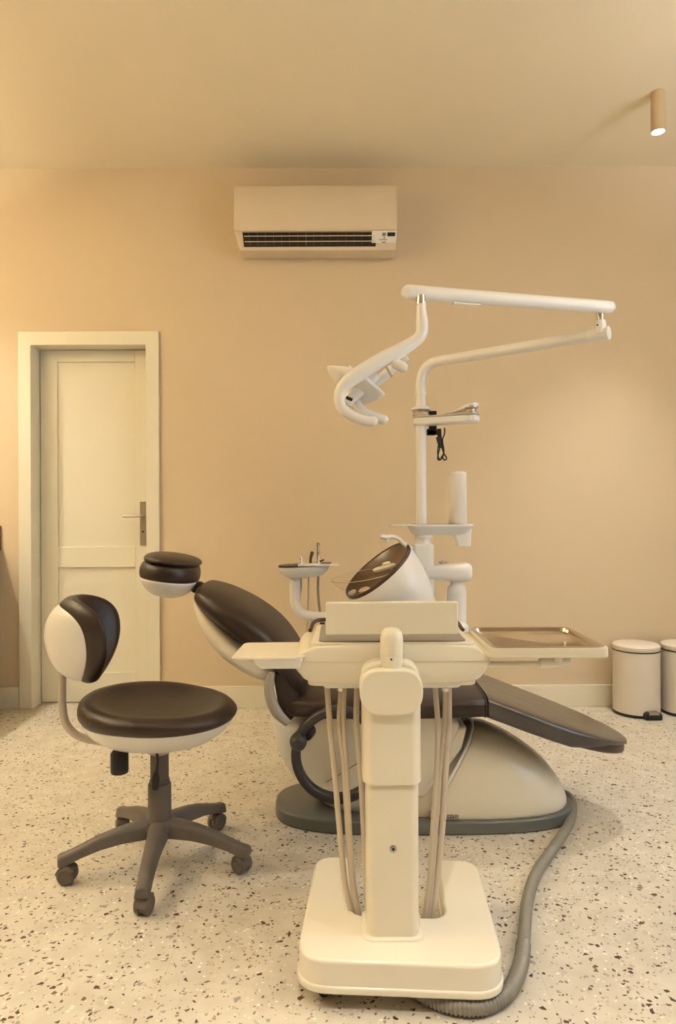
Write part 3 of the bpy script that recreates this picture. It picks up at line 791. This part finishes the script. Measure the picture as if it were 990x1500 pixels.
# instrument hoses
def hz_hose(pts, r, m, name='instrument_hose'):
    return obj(name, tube(pts, r, 12, 10), m, ct)
yt = 1.735
def hp_(px, py, Y): return W(px, py, Y)
yt_, yb_ = 1.735, 1.70
for pl_, r in (([(479, 1004), (483, 1060), (489, 1120), (496, 1200), (505, 1290), (518, 1352)], .0072),
               ([(499, 1012), (497, 1060), (503, 1120), (508, 1200), (515, 1290), (526, 1354)], .0062),
               ([(504, 1004), (503, 1060), (507, 1120), (511, 1200), (517, 1290), (529, 1354)], .0066),
               ([(523, 1004), (522, 1060), (528, 1130), (532, 1200), (536, 1290), (540, 1354)], .0074),
               ([(637, 1004), (641, 1060), (640, 1120), (635, 1200), (629, 1290), (621, 1354)], .0070),
               ([(652, 1010), (651, 1060), (645, 1130), (639, 1210), (633, 1290), (626, 1354)], .0062),
               ([(657, 1004), (657, 1060), (653, 1120), (648, 1210), (640, 1290), (631, 1354)], .0078)):
    pts = [W(a_, b_, yt_ + (yb_ - yt_) * i / 5) for i, (a_, b_) in enumerate(pl_)]
    hz_hose(pts, r, M['hose'])
for px, c in ((500, 'chrome'), (652, 'chrome')):
    w_ = W(px, 1006, 1.735)
    obj('hose_coupling', lathe([(.011, -.010), (.0125, -.006), (.0125, .004), (.009, .010)], w_, 16), M[c], ct)

# steel instrument tray (lifts off)
def trp(i, z): 
    return [(x, y, z) for x, y in rpoly([(TX0 + i, TY0 + i), (TX1 - i, TY0 + i), (TX1 - i, TY1 - i), (TX0 + i, TY1 - i)], max(.022 - i * .3, .008), 6)]
bm = loft([trp(-.001, ztray - .0005), trp(-.001, ztray + .0015), trp(.004, ztray + .0025), trp(.008, ztray + .0005), trp(.011, ztray - .0085), trp(.016, ztray - .0105)], cap=False)
vs = trp(.016, ztray - .0105)
fl = [bm.verts.new(p) for p in vs]; bm.faces.new(fl)
bmesh.ops.remove_doubles(bm, verts=bm.verts[:], dist=.0002)
tr_ = obj('instrument_tray', bm, M['tray'], solid=.0)
tag(tr_, 'shallow polished steel tray lying in the cart\'s right holder', 'tray')

# corrugated supply hose on the floor
def fl_(px, py, z=.021):
    Y = (CAMZ - z) / ((py - 750 + (px - 495) * .0043) / 1000); return W(px, py, Y)
hpath = [Vector((.80, 2.60, .03)), fl_(828, 1164), fl_(838, 1178), fl_(834, 1205), fl_(812, 1240), fl_(786, 1278), fl_(773, 1318), fl_(768, 1365), fl_(763, 1410), fl_(746, 1450), fl_(712, 1472), fl_(672, 1474), fl_(632, 1462), fl_(590, 1440)]
P = catmull(hpath, 34)
n = len(P)
bmh = bmesh.new()
rings = []
acc = 0
T = [(P[min(i + 1, n - 1)] - P[max(i - 1, 0)]).normalized() for i in range(n)]
# resample by arc length for even ribs
S = [0]
for a_, b_ in zip(P, P[1:]): S.append(S[-1] + (b_ - a_).length)
step = .0022; m_ = int(S[-1] / step); j = 0
PP = []
for i in range(m_):
    s_ = i * step
    while S[j + 1] < s_: j += 1
    f_ = (s_ - S[j]) / (S[j + 1] - S[j]); PP.append(P[j].lerp(P[j + 1], f_))
n = len(PP)
for i, p in enumerate(PP):
    t_ = (PP[min(i + 1, n - 1)] - PP[max(i - 1, 0)]).normalized()
    u = t_.cross(Vector((0, 0, 1))).normalized(); v = u.cross(t_)
    f_ = i / n
    amp = .0006 if f_ < .70 else .0014
    r_ = .0160 + amp * (1 if (i // 2) % 2 == 0 else -1) + (.0015 if f_ > .70 else 0)
    rings.append(sring(p, u * r_, v * r_, 2, 16))
hs = obj('floor_hose', loft(rings), M['sleeve'], sharp=60)
tag(hs, 'grey corrugated hose curving over the floor from the chair base to the cart', 'hose')

# ------------------------------------------------------------------ spittoon unit
UY = 3.06
un = thing('spittoon_unit', 'white spittoon unit with tilted bowl, side arm and cup shelf behind the chair', 'dental unit', (.3, UY, 0))
def u3(px, py, Y=UY): return W(px, py, Y)
# lower cabinet
a_, b_ = u3(560, 1000), u3(683, 1000)
obj('lower_body', prism(rpoly([(a_.x, UY - .11), (b_.x, UY - .11), (b_.x, UY + .12), (a_.x, UY + .12)], .05), .0, .62, 'z'), M['white'], un, bevel=.02)
# bowl body
rc = u3(552.5, 834.5, 3.0)
e1 = Vector((.772, 0, .636)); nn = Vector((-.636, 0, .772)); e2 = (Vector((0, .968, 0)) + nn * .25)
HL, HW = .176, .145
def rimring(s, d, N=40): return sring(rc - nn * d, e1 * HL * s, e2 * HW * s, 2.15, N)
low = [(u3(582, 884, 3.0), .172, .15), (u3(590, 930, 3.0), .165, .145), (u3(595, 990, 3.0), .14, .13)]
ringsB = [rimring(.985, .002)]
r0 = rimring(1.0, .012)
targets = [sring((p.x, 3.02, p.z), (rx, 0, 0), (0, ry, 0), 2.15, 40) for p, rx, ry in low]
# intermediate rings : blend from tilted rim to level section, bulging outwards
for t in (0, .12, .3, .5, .72, 1):
    ring = []
    for A_, B_ in zip(r0, targets[0]):
        p = Vector(A_).lerp(Vector(B_), t)
        mid = Vector(((r0[0].x + targets[0][0].x) / 2, 3.01, p.z))
        b = .10 * math.sin(PI * t)
        ctr = rc.lerp(Vector((low[0][0].x, 3.02, low[0][0].z)), t)
        p = p + (p - ctr) * b
        ring.append(p)
    ringsB.append(ring)
ringsB += targets[1:]
bwl = obj('bowl_body', loft(ringsB), M['white'], un, sharp=60)
bm = loft([rimring(.93, -.001), rimring(.985, -.004), rimring(1.005, .002), rimring(.995, .012), rimring(.93, .008)], closed=True)
obj('bowl_rim', bm, M['umber'], bwl)
# interior sits in front of the cap of the body : open the body top by using an inner liner
bm = bmesh.new()
lin = [rimring(.935, .000), rimring(.90, .006), rimring(.80, .020), rimring(.60, .034), rimring(.35, .042), rimring(.08, .046)]
# (body cap removed below so that the liner is seen)
loft(lin, cap=False, bm=bm)
vs = [bm.verts.new(p) for p in rimring(.08, .046)]; bm.faces.new(vs)
lin_o = obj('bowl_liner', bm, M['bowl'], bwl, sharp=0)
# remove the body's top cap
me = bwl.data
b2 = bmesh.new(); b2.from_mesh(me)
b2.faces.ensure_lookup_table()
caps = [f_ for f_ in b2.faces if len(f_.verts) > 10]
topcap = max(caps, key=lambda f_: f_.calc_center_median().z)
bmesh.ops.delete(b2, geom=[topcap], context='FACES_ONLY'); b2.to_mesh(me); b2.free()
# filter disc, inlet and outlet
fc = u3(563, 831, 2.97)
fx = Vector((.96, 0, .26)); fn = Vector((-.26, -.15, .95)).normalized()
bm = loft([sring(fc - fn * .010, fx * .050, (0, .035, 0), 2, 28), sring(fc, fx * .054, (0, .038, 0), 2, 28), sring(fc + fn * .008, fx * .044, (0, .032, 0), 2, 28)])
lathe([(.02, 0), (.018, .018), (.012, .02)], fc + fx * .012, 20, fn, bm=bm)
obj('bowl_filter', bm, M['cream'], bwl)
bm = lathe([(.016, -.004), (.02, .0), (.018, .006), (.006, .008)], u3(516, 868, 2.93), 18, (-.45, -.25, .85))
lathe([(.024, -.006), (.026, .0), (.018, .006)], u3(533, 863, 2.95), 18, (-.3, -.2, .9), bm=bm)
obj('drain_strainer', bm, M['hose'], bwl)
# clear splash guard reaching out over the chair
gr = []
for s_, d_ in ((1, 0), (.93, .016), (.80, .034), (.60, .052), (.36, .066), (.12, .074)):
    c = u3(531, 843, 2.97) + Vector((.030 * (1 - s_), 0, -d_))
    gr.append(sring(c, Vector((.135 * s_, 0, .022 * s_)), Vector((0, .105 * s_, .012)), 2, 40))
bm = loft(gr, cap=False)
sg = obj('splash_guard', bm, M['glass'], bwl, sharp=0)
obj('guard_edge', tube(gr[0] + [gr[0][0]], .0014, 6, smooth=False), M['hose'], sg)
# bowl rinse spout
sp_ = [u3(601, 803, 3.0), u3(592, 797, 3.0), u3(583, 789, 2.995), u3(574, 786, 2.99), u3(566, 787, 2.985), u3(560, 786, 2.98)]
bm = tube(sp_, [.010, .0095, .009, .0095, .012, .012], 14, roundends=True)
lathe([(.009, -.016), (.0095, -.010), (.0095, .004)], u3(568, 790, 2.985), 14, bm=bm)
obj('rinse_spout', bm, M['white'], bwl)
# column behind the bowl
a_, b_ = u3(606, 830), u3(635, 830)
cxm = (a_.x + b_.x) / 2
obj('column', prism(rpoly([(a_.x - .004, UY - .03), (b_.x, UY - .03), (b_.x, UY + .06), (a_.x - .004, UY + .06)], .022), .55, u3(0, 798).z - .006, 'z'), M['white'], un, bevel=.006)
nk = u3(620, 790)
obj('column_neck', lathe([(.036, u3(620, 802).z), (.040, u3(620, 797).z), (.034, u3(620, 791).z), (.032, u3(620, 786).z)], (nk.x, UY + .02, 0), 28), M['white'], un)
# cup shelf
zs = u3(620, 768).z
shx0, shx1 = u3(597, 768).x, u3(692, 768).x
def slab(z, i, yi=0): return [(x, y, z) for x, y in rpoly([(shx0 + i, UY - .06 + yi), (shx1 - i, UY - .06 + yi), (shx1 - i, UY + .09 - yi), (shx0 + i, UY + .09 - yi)], .045, 6)]
zb1 = u3(0, 786).z
bm = loft([slab(zb1, .024, .03), slab(zb1 + .008, .018, .022), slab(zs - .014, .006, .004), slab(zs - .006, 0, 0), slab(zs, .002, .002)])
shf = obj('cup_shelf', bm, M['white'], un, sharp=50)
bm = lathe([(.046, zs - .02), (.046, zs - .03), (.040, u3(0, 782).z), (.040, u3(0, 790.5).z), (.036, u3(0, 791).z)], (u3(618, 0).x + .002, UY + .01, 0), 28)
obj('shelf_socket', bm, M['white'], shf)
bm = loft([[(x, y, z) for x, y in rpoly([(c - w, UY - .03), (c + w, UY - .03), (c + w, UY + .03), (c - w, UY + .03)], .018, 5)] for c, w, z in ((u3(674.5, 0).x, .031, u3(0, 803).z), (u3(674.5, 0).x, .033, u3(0, 800).z), (u3(672, 0).x, .043, u3(0, 784).z), (u3(672, 0).x, .045, zs - .02))])
obj('cup_dispenser', bm, M['white'], shf, bevel=.003)
obj('shelf_inlay', prism(rpoly([(shx0 + .02, UY - .04), (shx1 - .05, UY - .04), (shx1 - .05, UY + .07), (shx0 + .02, UY + .07)], .03), zs - .004, zs + .0012, 'z'), M['mat_'], shf)
w0, w1 = u3(570, 768), u3(600, 770)
obj('shelf_wing', prism(rpoly([(w0.x, UY - .045), (w1.x + .03, UY - .05), (w1.x + .03, UY + .07), (w0.x, UY + .06)], [.015, 0, 0, .015]), zs - .007, zs - .001, 'z'), M['white'], shf, bevel=.002)
# lower side arm with tap
ax0, ax1 = u3(622, 840).x, u3(690, 840).x
za, zb_ = u3(0, 827).z, u3(0, 855).z
rings = []
for x, f_ in ((ax0, .75), (ax0 + .06, .8), (ax0 + .12, .95), (ax1 - .03, 1.0), (ax1 - .012, .92), (ax1 - .003, .75), (ax1, .5)):
    zc_ = (za + zb_) / 2 + .005 * (1 - f_)
    rings.append(sring((x, UY, zc_), (0, .055 * f_, 0), (0, 0, (za - zb_) / 2 * f_), 3, 28))
sa = obj('side_arm', loft(rings), M['white'], un, sharp=60)
tp = u3(648, 826)
bm = lathe([(.009, -.004), (.008, .006), (.005, .012), (.006, .016)], tp, 14)
for dx in (-1, 1):
    tube([tp + Vector((0, 0, .006)), tp + Vector((dx * .012, 0, .004)), tp + Vector((dx * .019, -.004, .010))], .0026, 8, bm=bm)
obj('tap', bm, M['nickel'], sa)
a_, b_ = u3(655, 880), u3(683, 880)
obj('arm_post', lathe([(.043, .3), (.043, u3(0, 872).z), (.040, u3(0, 862).z), (.028, u3(0, 859).z), (.026, u3(0, 853).z)], ((a_.x + b_.x) / 2, UY, 0), 32, sy=.85), M['white'], un, sharp=50)
# assistant holder : bent tube, pan, brown rim, instruments
AY = 3.03
asp = [W(432, 838, AY), W(432, 850, AY), W(432, 870, AY), W(433, 884, AY), W(440, 897, AY), W(455, 903, AY), W(475, 904, AY), W(520, 906, AY), W(560, 908, AY)]
obj('assistant_arm', tube(asp, .0235, 18), M['white'], un)
rings = []
for py, xa, xb, w in ((845, 428, 470, .035), (843, 420, 474, .05), (838, 412, 479, .062), (832, 408.5, 482, .068), (829, 408, 483, .068)):
    pa_, pb_ = W(xa, py, AY), W(xb, py, AY)
    c = (pa_ + pb_) / 2
    rings.append(sring(c + Vector((0, 0, 0)), ((pb_.x - pa_.x) / 2, 0, .006), (0, w, 0), 3.2, 36))
at = obj('assistant_pan', loft(rings), M['white'], un, sharp=60)
pa_, pb_ = W(408, 828.5, AY), W(485, 826, AY); c = (pa_ + pb_) / 2
obj('pan_rim', loft([sring(c + Vector((0, 0, z)), ((pb_.x - pa_.x) / 2, 0, .006), (0, .069, 0), 3.2, 36) for z in (-.003, .0035)]), M['umber'], at)
obj('pan_wing', prism(rpoly([(W(436, 830, 2.96).x, 2.955), (W(497, 830, 2.96).x, 2.955), (W(497, 830, 3.0).x, 3.05), (W(440, 830, 2.96).x, 3.05)], [.004, .015, .015, .004]), W(0, 831, 2.97).z, W(0, 829, 2.97).z + .002, 'z'), M['white'], at, bevel=.001)
# hoses under the pan
for pts, r, m in (([(440, 840), (441, 858), (439, 872), (438.5, 884)], .0042, 'ghose'), ([(452, 840), (451.5, 880), (450, 920), (450, 960), (452, 1000)], .0042, 'hose'), ([(466, 840), (466, 870), (469, 900), (472, 930), (476, 975)], .0058, 'ghose')):
    obj('suction_hose', tube([W(a, b, AY + .02) for a, b in pts], r, 10), M[m], at)
w_ = W(472, 916, AY + .02)
obj('hose_plug', lathe([(.010, -.02), (.011, 0), (.011, .012), (.007, .016)], w_, 14), M['black'], at)
def tool(name, label, cat, f_):
    o = f_(); return o
t1 = obj('air_syringe', lathe([(.007, -.004), (.0085, .012), (.005, .018), (.006, .03), (.003, .038)], W(441, 828, AY), 14), M['chrome'])
tag(t1, 'short steel syringe tip standing in the small tray, leftmost of its three instruments', 'dental instrument')
bm = tube([W(454.5, 829, AY), W(455, 818, AY), W(457, 810, AY)], [.006, .0065, .0085], 12, roundends=True)
t2 = obj('suction_handpiece', bm, M['umber'])
tag(t2, 'brown suction handpiece between two steel ones in the small tray', 'dental instrument')
t3 = thing('saliva_ejector', 'tall slim steel handpiece, rightmost and highest in the small tray', 'dental instrument', W(466, 828, AY))
obj('ejector_body', lathe([(.008, -.004), (.010, .004), (.010, .016), (.0065, .024), (.0065, .085), (.0085, .09), (.0085, .1), (.004, .105)], W(466, 829, AY), 14), M['chrome'], t3)
c0 = W(468, 822, AY)
obj('ejector_valve', tube([c0, c0 + Vector((.012, -.008, .002)), c0 + Vector((.018, -.01, .008))], .0035, 8), M['black'], t3)

# frosted bottle
bt = u3(671, 766)
zs2 = zs - .001
bb = thing('water_bottle', 'frosted clear cylindrical bottle standing upside down on the cup shelf', 'bottle', (bt.x, UY + .01, zs2))
obj('bottle_body', lathe([(.037, zs2), (.0405, zs2 + .006), (.0405, u3(0, 698).z), (.038, u3(0, 695).z), (.028, u3(0, 693.5).z), (.002, u3(0, 693).z)], (bt.x, UY + .01, 0), 36), M['frost'], bb, sharp=60)
obj('water_level', lathe([(.036, zs2 + .004), (.0385, zs2 + .008), (.0385, zs2 + .052), (.002, zs2 + .052)], (bt.x, UY + .01, 0), 32), M['hose'], bb)

# ------------------------------------------------------------------ operating light on its pole
PX = W(617, 700, UY).x; PY = UY + .01
ol = thing('operating_light', 'white overhead dental light on a tall pole with two long jointed arms', 'dental light', (PX, PY, zs + .001))
zcol = W(617, 614, UY).z
bend = W(617, 560, UY).z
obj('pole', lathe([(.0235, zs + .001), (.0235, zcol)], (PX, PY, 0), 28), M['white'], ol)
E1 = W(884, 489, 2.56)
z_arm = E1.z
Pb = Vector((PX, PY, z_arm))
dirA = Vector((E1.x - PX, E1.y - PY, 0)).normalized()
pth = [Vector((PX, PY, zcol)), Vector((PX, PY, z_arm - .16)), Vector((PX, PY, z_arm - .09)), Pb + dirA * .012 + Vector((0, 0, -.042)), Pb + dirA * .04 + Vector((0, 0, -.012)), Pb + dirA * .085, Pb + dirA * .2, Pb + dirA * .5, E1 + dirA * .02]
obj('lower_arm', tube(pth, .0222, 20), M['white'], ol)
obj('arm_collar', lathe([(.0245, W(0, 581, UY).z), (.0245, W(0, 577, UY).z)], (PX, PY, 0), 28), M['white'], ol)
obj('arm_end_cap', tube([E1 - dirA * .06, E1 + dirA * .022], .0255, 20, roundends=False), M['white'], ol, bevel=.004)
jt = obj('elbow_joint', lathe([(.021, z_arm), (.021, z_arm + .045), (.018, z_arm + .05)], (E1.x - .012, E1.y, 0), 24), M['white'], ol)
E1x = E1.x - .012
zu = W(880, 453, E1.y).z
obj('elbow_pin', lathe([(.0135, z_arm + .045), (.0135, zu)], (E1x, E1.y, 0), 20), M['silver'], jt)
w_ = W(875, 476, E1.y - .022)
obj('joint_screw', lathe([(.003, 0), (.003, .003)], w_, 8, (0, 1, 0)), M['dark'], jt)
E2 = W(598, 428, 2.35)
E0 = Vector((W(893, 452, 2.55).x, 2.555, zu + .006))
E2.z = E2.z
obj('upper_arm', tube([E0, E0.lerp(E2, .5), E2], [.0235, .024, .0255], 22, roundends=True, flat=1.0), M['white'], ol)
dU = (E2 - E0).normalized()
# instruction label plate under the upper arm
lb = E2.lerp(E0, .27) + Vector((0, 0, -.028))
bm = box(-.05, .05, -.012, .012, -.002, .002)
bm = xf(bm, Matrix.Translation(lb) @ Matrix.Rotation(math.atan2(dU.y, dU.x), 4, 'Z') @ Matrix.Rotation(-math.asin(dU.z) * -1 * -1, 4, 'Y'))
obj('arm_label', bm, M['label'], ol, smooth=False)
# lamp drop
hx0 = W(616, 436, 2.35)
obj('swivel_pin', lathe([(.017, -.030), (.017, .0)], hx0 + Vector((0, 0, .006)), 20), M['chrome'], ol)
LYp = 2.35
drop = [W(617, 442, LYp), W(617, 455, LYp), W(618, 470, LYp), W(618, 485, LYp), W(612, 496, LYp), W(603, 503, LYp)]
dk = obj('lamp_neck', tube(drop, [.0155, .0175, .0215, .0215, .0215, .022], 20), M['white'], ol)
w_ = W(600, 503, LYp - .022)
obj('neck_screw', lathe([(.0032, 0), (.0032, .003)], w_, 10, (0, 1, 0)), M['dark'], dk)
# yoke : near arm down to handle bend
yk = [W(603, 503, LYp), W(585, 514, LYp - .01), W(560, 527, LYp - .02), W(530, 545, LYp - .03), W(511, 558, LYp - .035), W(501, 568, LYp - .035)]
hd_ = obj('lamp_yoke', tube(yk, [.0225, .0255, .0275, .027, .024, .0205], 22, roundends=False), M['white'], ol)
bm = tube([W(501, 568, LYp - .035), W(497.5, 576, LYp - .035), W(497, 588, LYp - .035), W(501, 598, LYp - .035), W(511, 606, LYp - .035), W(524, 613, LYp - .035), W(538, 617, LYp - .035), W(547, 617, LYp - .035)], [.0205, .0195, .0185, .018, .018, .0178, .0175, .0165], 20, roundends=True)
obj('handle', bm, M['white'], hd_)
bm = tube([W(521, 582, LYp + .10), W(525, 596, LYp + .10), W(536, 605, LYp + .10), W(550, 611, LYp + .10), W(562, 615, LYp + .10)], [.016, .0175, .0175, .0175, .018], 20, roundends=True)
obj('handle', bm, M['white'], hd_)
# lamp head : thin winged reflector plate between the yoke arms
hc_ = W(521, 572, LYp + .06)
dv = (W(557, 586, LYp) - W(476, 547, LYp)); dv = Vector((dv.x, 0, dv.z)).normalized()
nv = Vector((-dv.z, 0, dv.x))
Lh = .100
wing = []
for s_, th_, w_ in ((-1.12, .003, .008), (-1.0, .006, .028), (-.7, .012, .065), (-.4, .018, .095), (0, .022, .11), (.4, .018, .100), (.7, .013, .070), (.95, .008, .035), (1.12, .003, .006)):
    c = W(517, 566.5, LYp + .055) + dv * s_ * Lh + Vector((0, 0, 0)) + nv * (.018 * (s_ * s_))
    wing.append(sring(c, Vector((0, .95, -.32)).normalized() * w_, nv * th_, 2.2, 26))
rf = obj('reflector', loft(wing), M['white'], hd_, sharp=60)
bm = tube([W(517, 540, LYp + .07), W(509, 548, LYp + .07), W(503, 556, LYp + .07)], [.017, .018, .016], 14)
obj('lamp_vent', bm, M['white'], hd_, bevel=.002)
# second (rear) side arm of the yoke and tilt knob
obj('rear_yoke', tube([W(594, 522, LYp + .05), W(575, 540, LYp + .08), W(556, 556, LYp + .1), W(540, 569, LYp + .1), W(523, 584, LYp + .10)], [.017, .019, .017, .015, .016], 16), M['white'], hd_)
obj('bulb_housing', tube([W(549, 545, LYp + .05), W(530, 562, LYp + .05), W(514, 580, LYp + .05), W(508, 592, LYp + .05)], [.028, .034, .028, .018], 18), M['white'], hd_)
obj('tilt_knob', tube([W(580, 533, LYp - .02), W(590, 538, LYp - .03)], [.018, .018], 18, roundends=True), M['white'], hd_)
obj('switch_lever', tube([W(566, 538, LYp - .035), W(574, 552, LYp - .045)], .0042, 10, smooth=False), M['nickel'], hd_)
obj('lamp_slot', tube([W(507, 582, LYp - .0), W(516, 586, LYp - .0)], .006, 8, smooth=False), M['black'], hd_)

# ------------------------------------------------------------------ folded monitor arm on the pole
ma = thing('monitor_arm', 'folded white and silver monitor arm clamped halfway up the lamp pole', 'monitor arm', W(619, 625, UY))
def stad(p, q_, r, z0, z1, n=10):
    d = Vector((q_[0] - p[0], q_[1] - p[1])).normalized(); a = math.atan2(d.y, d.x)
    pts = []
    for i in range(n + 1):
        t = a + PI / 2 + PI * i / n; pts.append((p[0] + r * math.cos(t), p[1] + r * math.sin(t)))
    for i in range(n + 1):
        t = a - PI / 2 + PI * i / n; pts.append((q_[0] + r * math.cos(t), q_[1] + r * math.sin(t)))
    return prism(pts, z0, z1, 'z')
z1_, z0_ = W(0, 614, UY).z, W(0, 625, UY - .03).z
Q2 = W(690, 618, UY - .08)
obj('lower_link', stad((PX, PY), (Q2.x, Q2.y), .036, z0_, z1_ - .002), M['white'], ma, bevel=.012, seg=4)
obj('link_trim', stad((PX, PY), (Q2.x, Q2.y), .0355, z1_ - .003, z1_ + .004), M['tube'], ma, bevel=.002)
obj('clamp_ring', lathe([(.034, z1_), (.038, z1_ + .012), (.034, z1_ + .022), (.042, z1_ + .034)], (PX, PY, 0), 32), M['silver'], ma)
obj('clamp_cap', lathe([(.0425, z1_ + .034), (.042, z1_ + .042), (.034, z1_ + .05), (.025, z1_ + .052)], (PX, PY, 0), 32), M['white'], ma)
zq = W(690, 614, Q2.y).z
obj('elbow_hub', lathe([(.034, z1_), (.024, z1_ + .010), (.022, z1_ + .020), (.032, z1_ + .030), (.032, z1_ + .034)], (Q2.x, Q2.y, 0), 28), M['silver'], ma)
T2 = Vector((W(645, 611, 3.10).x, PY + .11, 0))
bm = stad((Q2.x, Q2.y), (T2.x, T2.y), .032, z1_ + .034, z1_ + .052)
# upper link slopes down towards its free end
for v in bm.verts:
    f_ = (Q2.x - v.co.x) / (Q2.x - T2.x); v.co.z -= .034 * max(0, f_)
obj('upper_link', bm, M['white'], ma, bevel=.007, seg=3)
a_ = W(626, 640, UY + .02); b_ = W(641, 606, UY + .02)
bm = box(a_.x, b_.x - .01, UY + .03, UY + .055, W(0, 640, UY + .03).z, W(0, 631, UY + .03).z)
box(a_.x + .012, b_.x, UY + .05, UY + .07, W(0, 636, UY + .06).z, W(0, 605, UY + .06).z, bm)
box(a_.x + .004, b_.x + .012, UY + .03, UY + .06, W(0, 640, UY + .05).z, W(0, 634, UY + .05).z, bm)
obj('mount_bracket', bm, M['black'], ma, bevel=.001)
cbk = thing('cable_bundle', 'looped black cables hanging from the bracket on the lamp pole', 'cable', W(645, 672, UY))
CY = UY + .0
for pts in ([(641, 628), (642, 645), (644, 655), (642, 664), (641, 672), (644, 674), (648, 670), (650, 662), (647, 650), (646, 640), (645, 628)],
            [(644, 628), (645, 642), (647, 655), (650, 664), (654, 671), (651, 674), (648, 669), (650, 660), (648, 645), (651, 635), (651, 627)],
            [(642, 628), (643, 645), (641, 660), (642, 670), (645, 673), (647, 668)]):
    obj('cable', tube([W(a, b, CY + random.uniform(-.004, .004)) for a, b in pts], .0031, 8, 6), M['black'], cbk)
obj('cable_tie', tube([W(641, 640, CY), W(644, 650, CY), W(646, 656, CY)], [.009, .010, .008], 10), M['black'], cbk)

# ------------------------------------------------------------------ light
def area(loc, rot, sx, sy, e, col, name):
    ld = bpy.data.lights.new(name, 'AREA'); ld.shape = 'RECTANGLE'; ld.size = sx; ld.size_y = sy; ld.energy = e; ld.color = col
    o = bpy.data.objects.new(name, ld); COL.objects.link(o); o.location = loc; o.rotation_euler = rot; return o
def cove(x, y0, y1, side, e, col, label):  # unseen uplights added to brighten the ceiling and fill the room
    t = thing('added_cove_light', label, 'added wall light', (x, (y0 + y1) / 2, 2.30))
    sx_ = -side
    obj('added_cove_shelf', prism([(x, 2.30), (x + sx_ * .10, 2.30), (x + sx_ * .10, 2.37), (x + sx_ * .092, 2.37), (x + sx_ * .092, 2.308), (x, 2.308)], y0, y1), M['wall'], t, smooth=False)
    obj('added_fill_strip', box(min(x + sx_ * .03, x + sx_ * .06), max(x + sx_ * .03, x + sx_ * .06), y0 + .02, y1 - .02, 2.309, 2.316), M['lens'], t, smooth=False)
    o = area((x + sx_ * .05, (y0 + y1) / 2, 2.33), (PI, side * -.5, 0), .06, y1 - y0 - .1, e, col, 'added_fill_strip')
cove(XL, .3, 2.6, -1, 215, (1, .92, .73), 'added unseen cove with a yellowish uplight on the left wall')
cove(XR, .3, 1.7, 1, 100, (.96, .97, 1), 'added unseen cove with a neutral uplight on the right wall')
area((XR + .02, (wy0 + wy1) / 2, (wz0 + wz1) / 2), (PI / 2, 0, PI / 2), wy1 - wy0 - .1, wz1 - wz0 - .1, 22, (.62, .80, 1), 'added_window_fill')  # cool fill lamp set in the added window opening

w = bpy.data.worlds.new('World'); SC.world = w; w.use_nodes = True
w.node_tree.nodes['Background'].inputs['Color'].default_value = (1, .85, .65, 1)
w.node_tree.nodes['Background'].inputs['Strength'].default_value = .6

# ------------------------------------------------------------------ camera
cd = bpy.data.cameras.new('camera'); cam = bpy.data.objects.new('camera', cd); COL.objects.link(cam)
cd.sensor_fit = 'VERTICAL'; cd.sensor_height = 36; cd.sensor_width = 24; cd.lens = 24
cam.matrix_world = Matrix.Translation((0, 0, CAMZ)) @ Matrix.Rotation(PI / 2, 4, 'X') @ Matrix.Rotation(-ROLL, 4, 'Z')
cd.clip_start = .05
SC.camera = cam
SC.view_settings.view_transform = 'Standard'
SC.view_settings.look = 'None'
SC.view_settings.gamma = 1
SC.view_settings.use_curve_mapping = False
SC.view_settings.exposure = 0.23
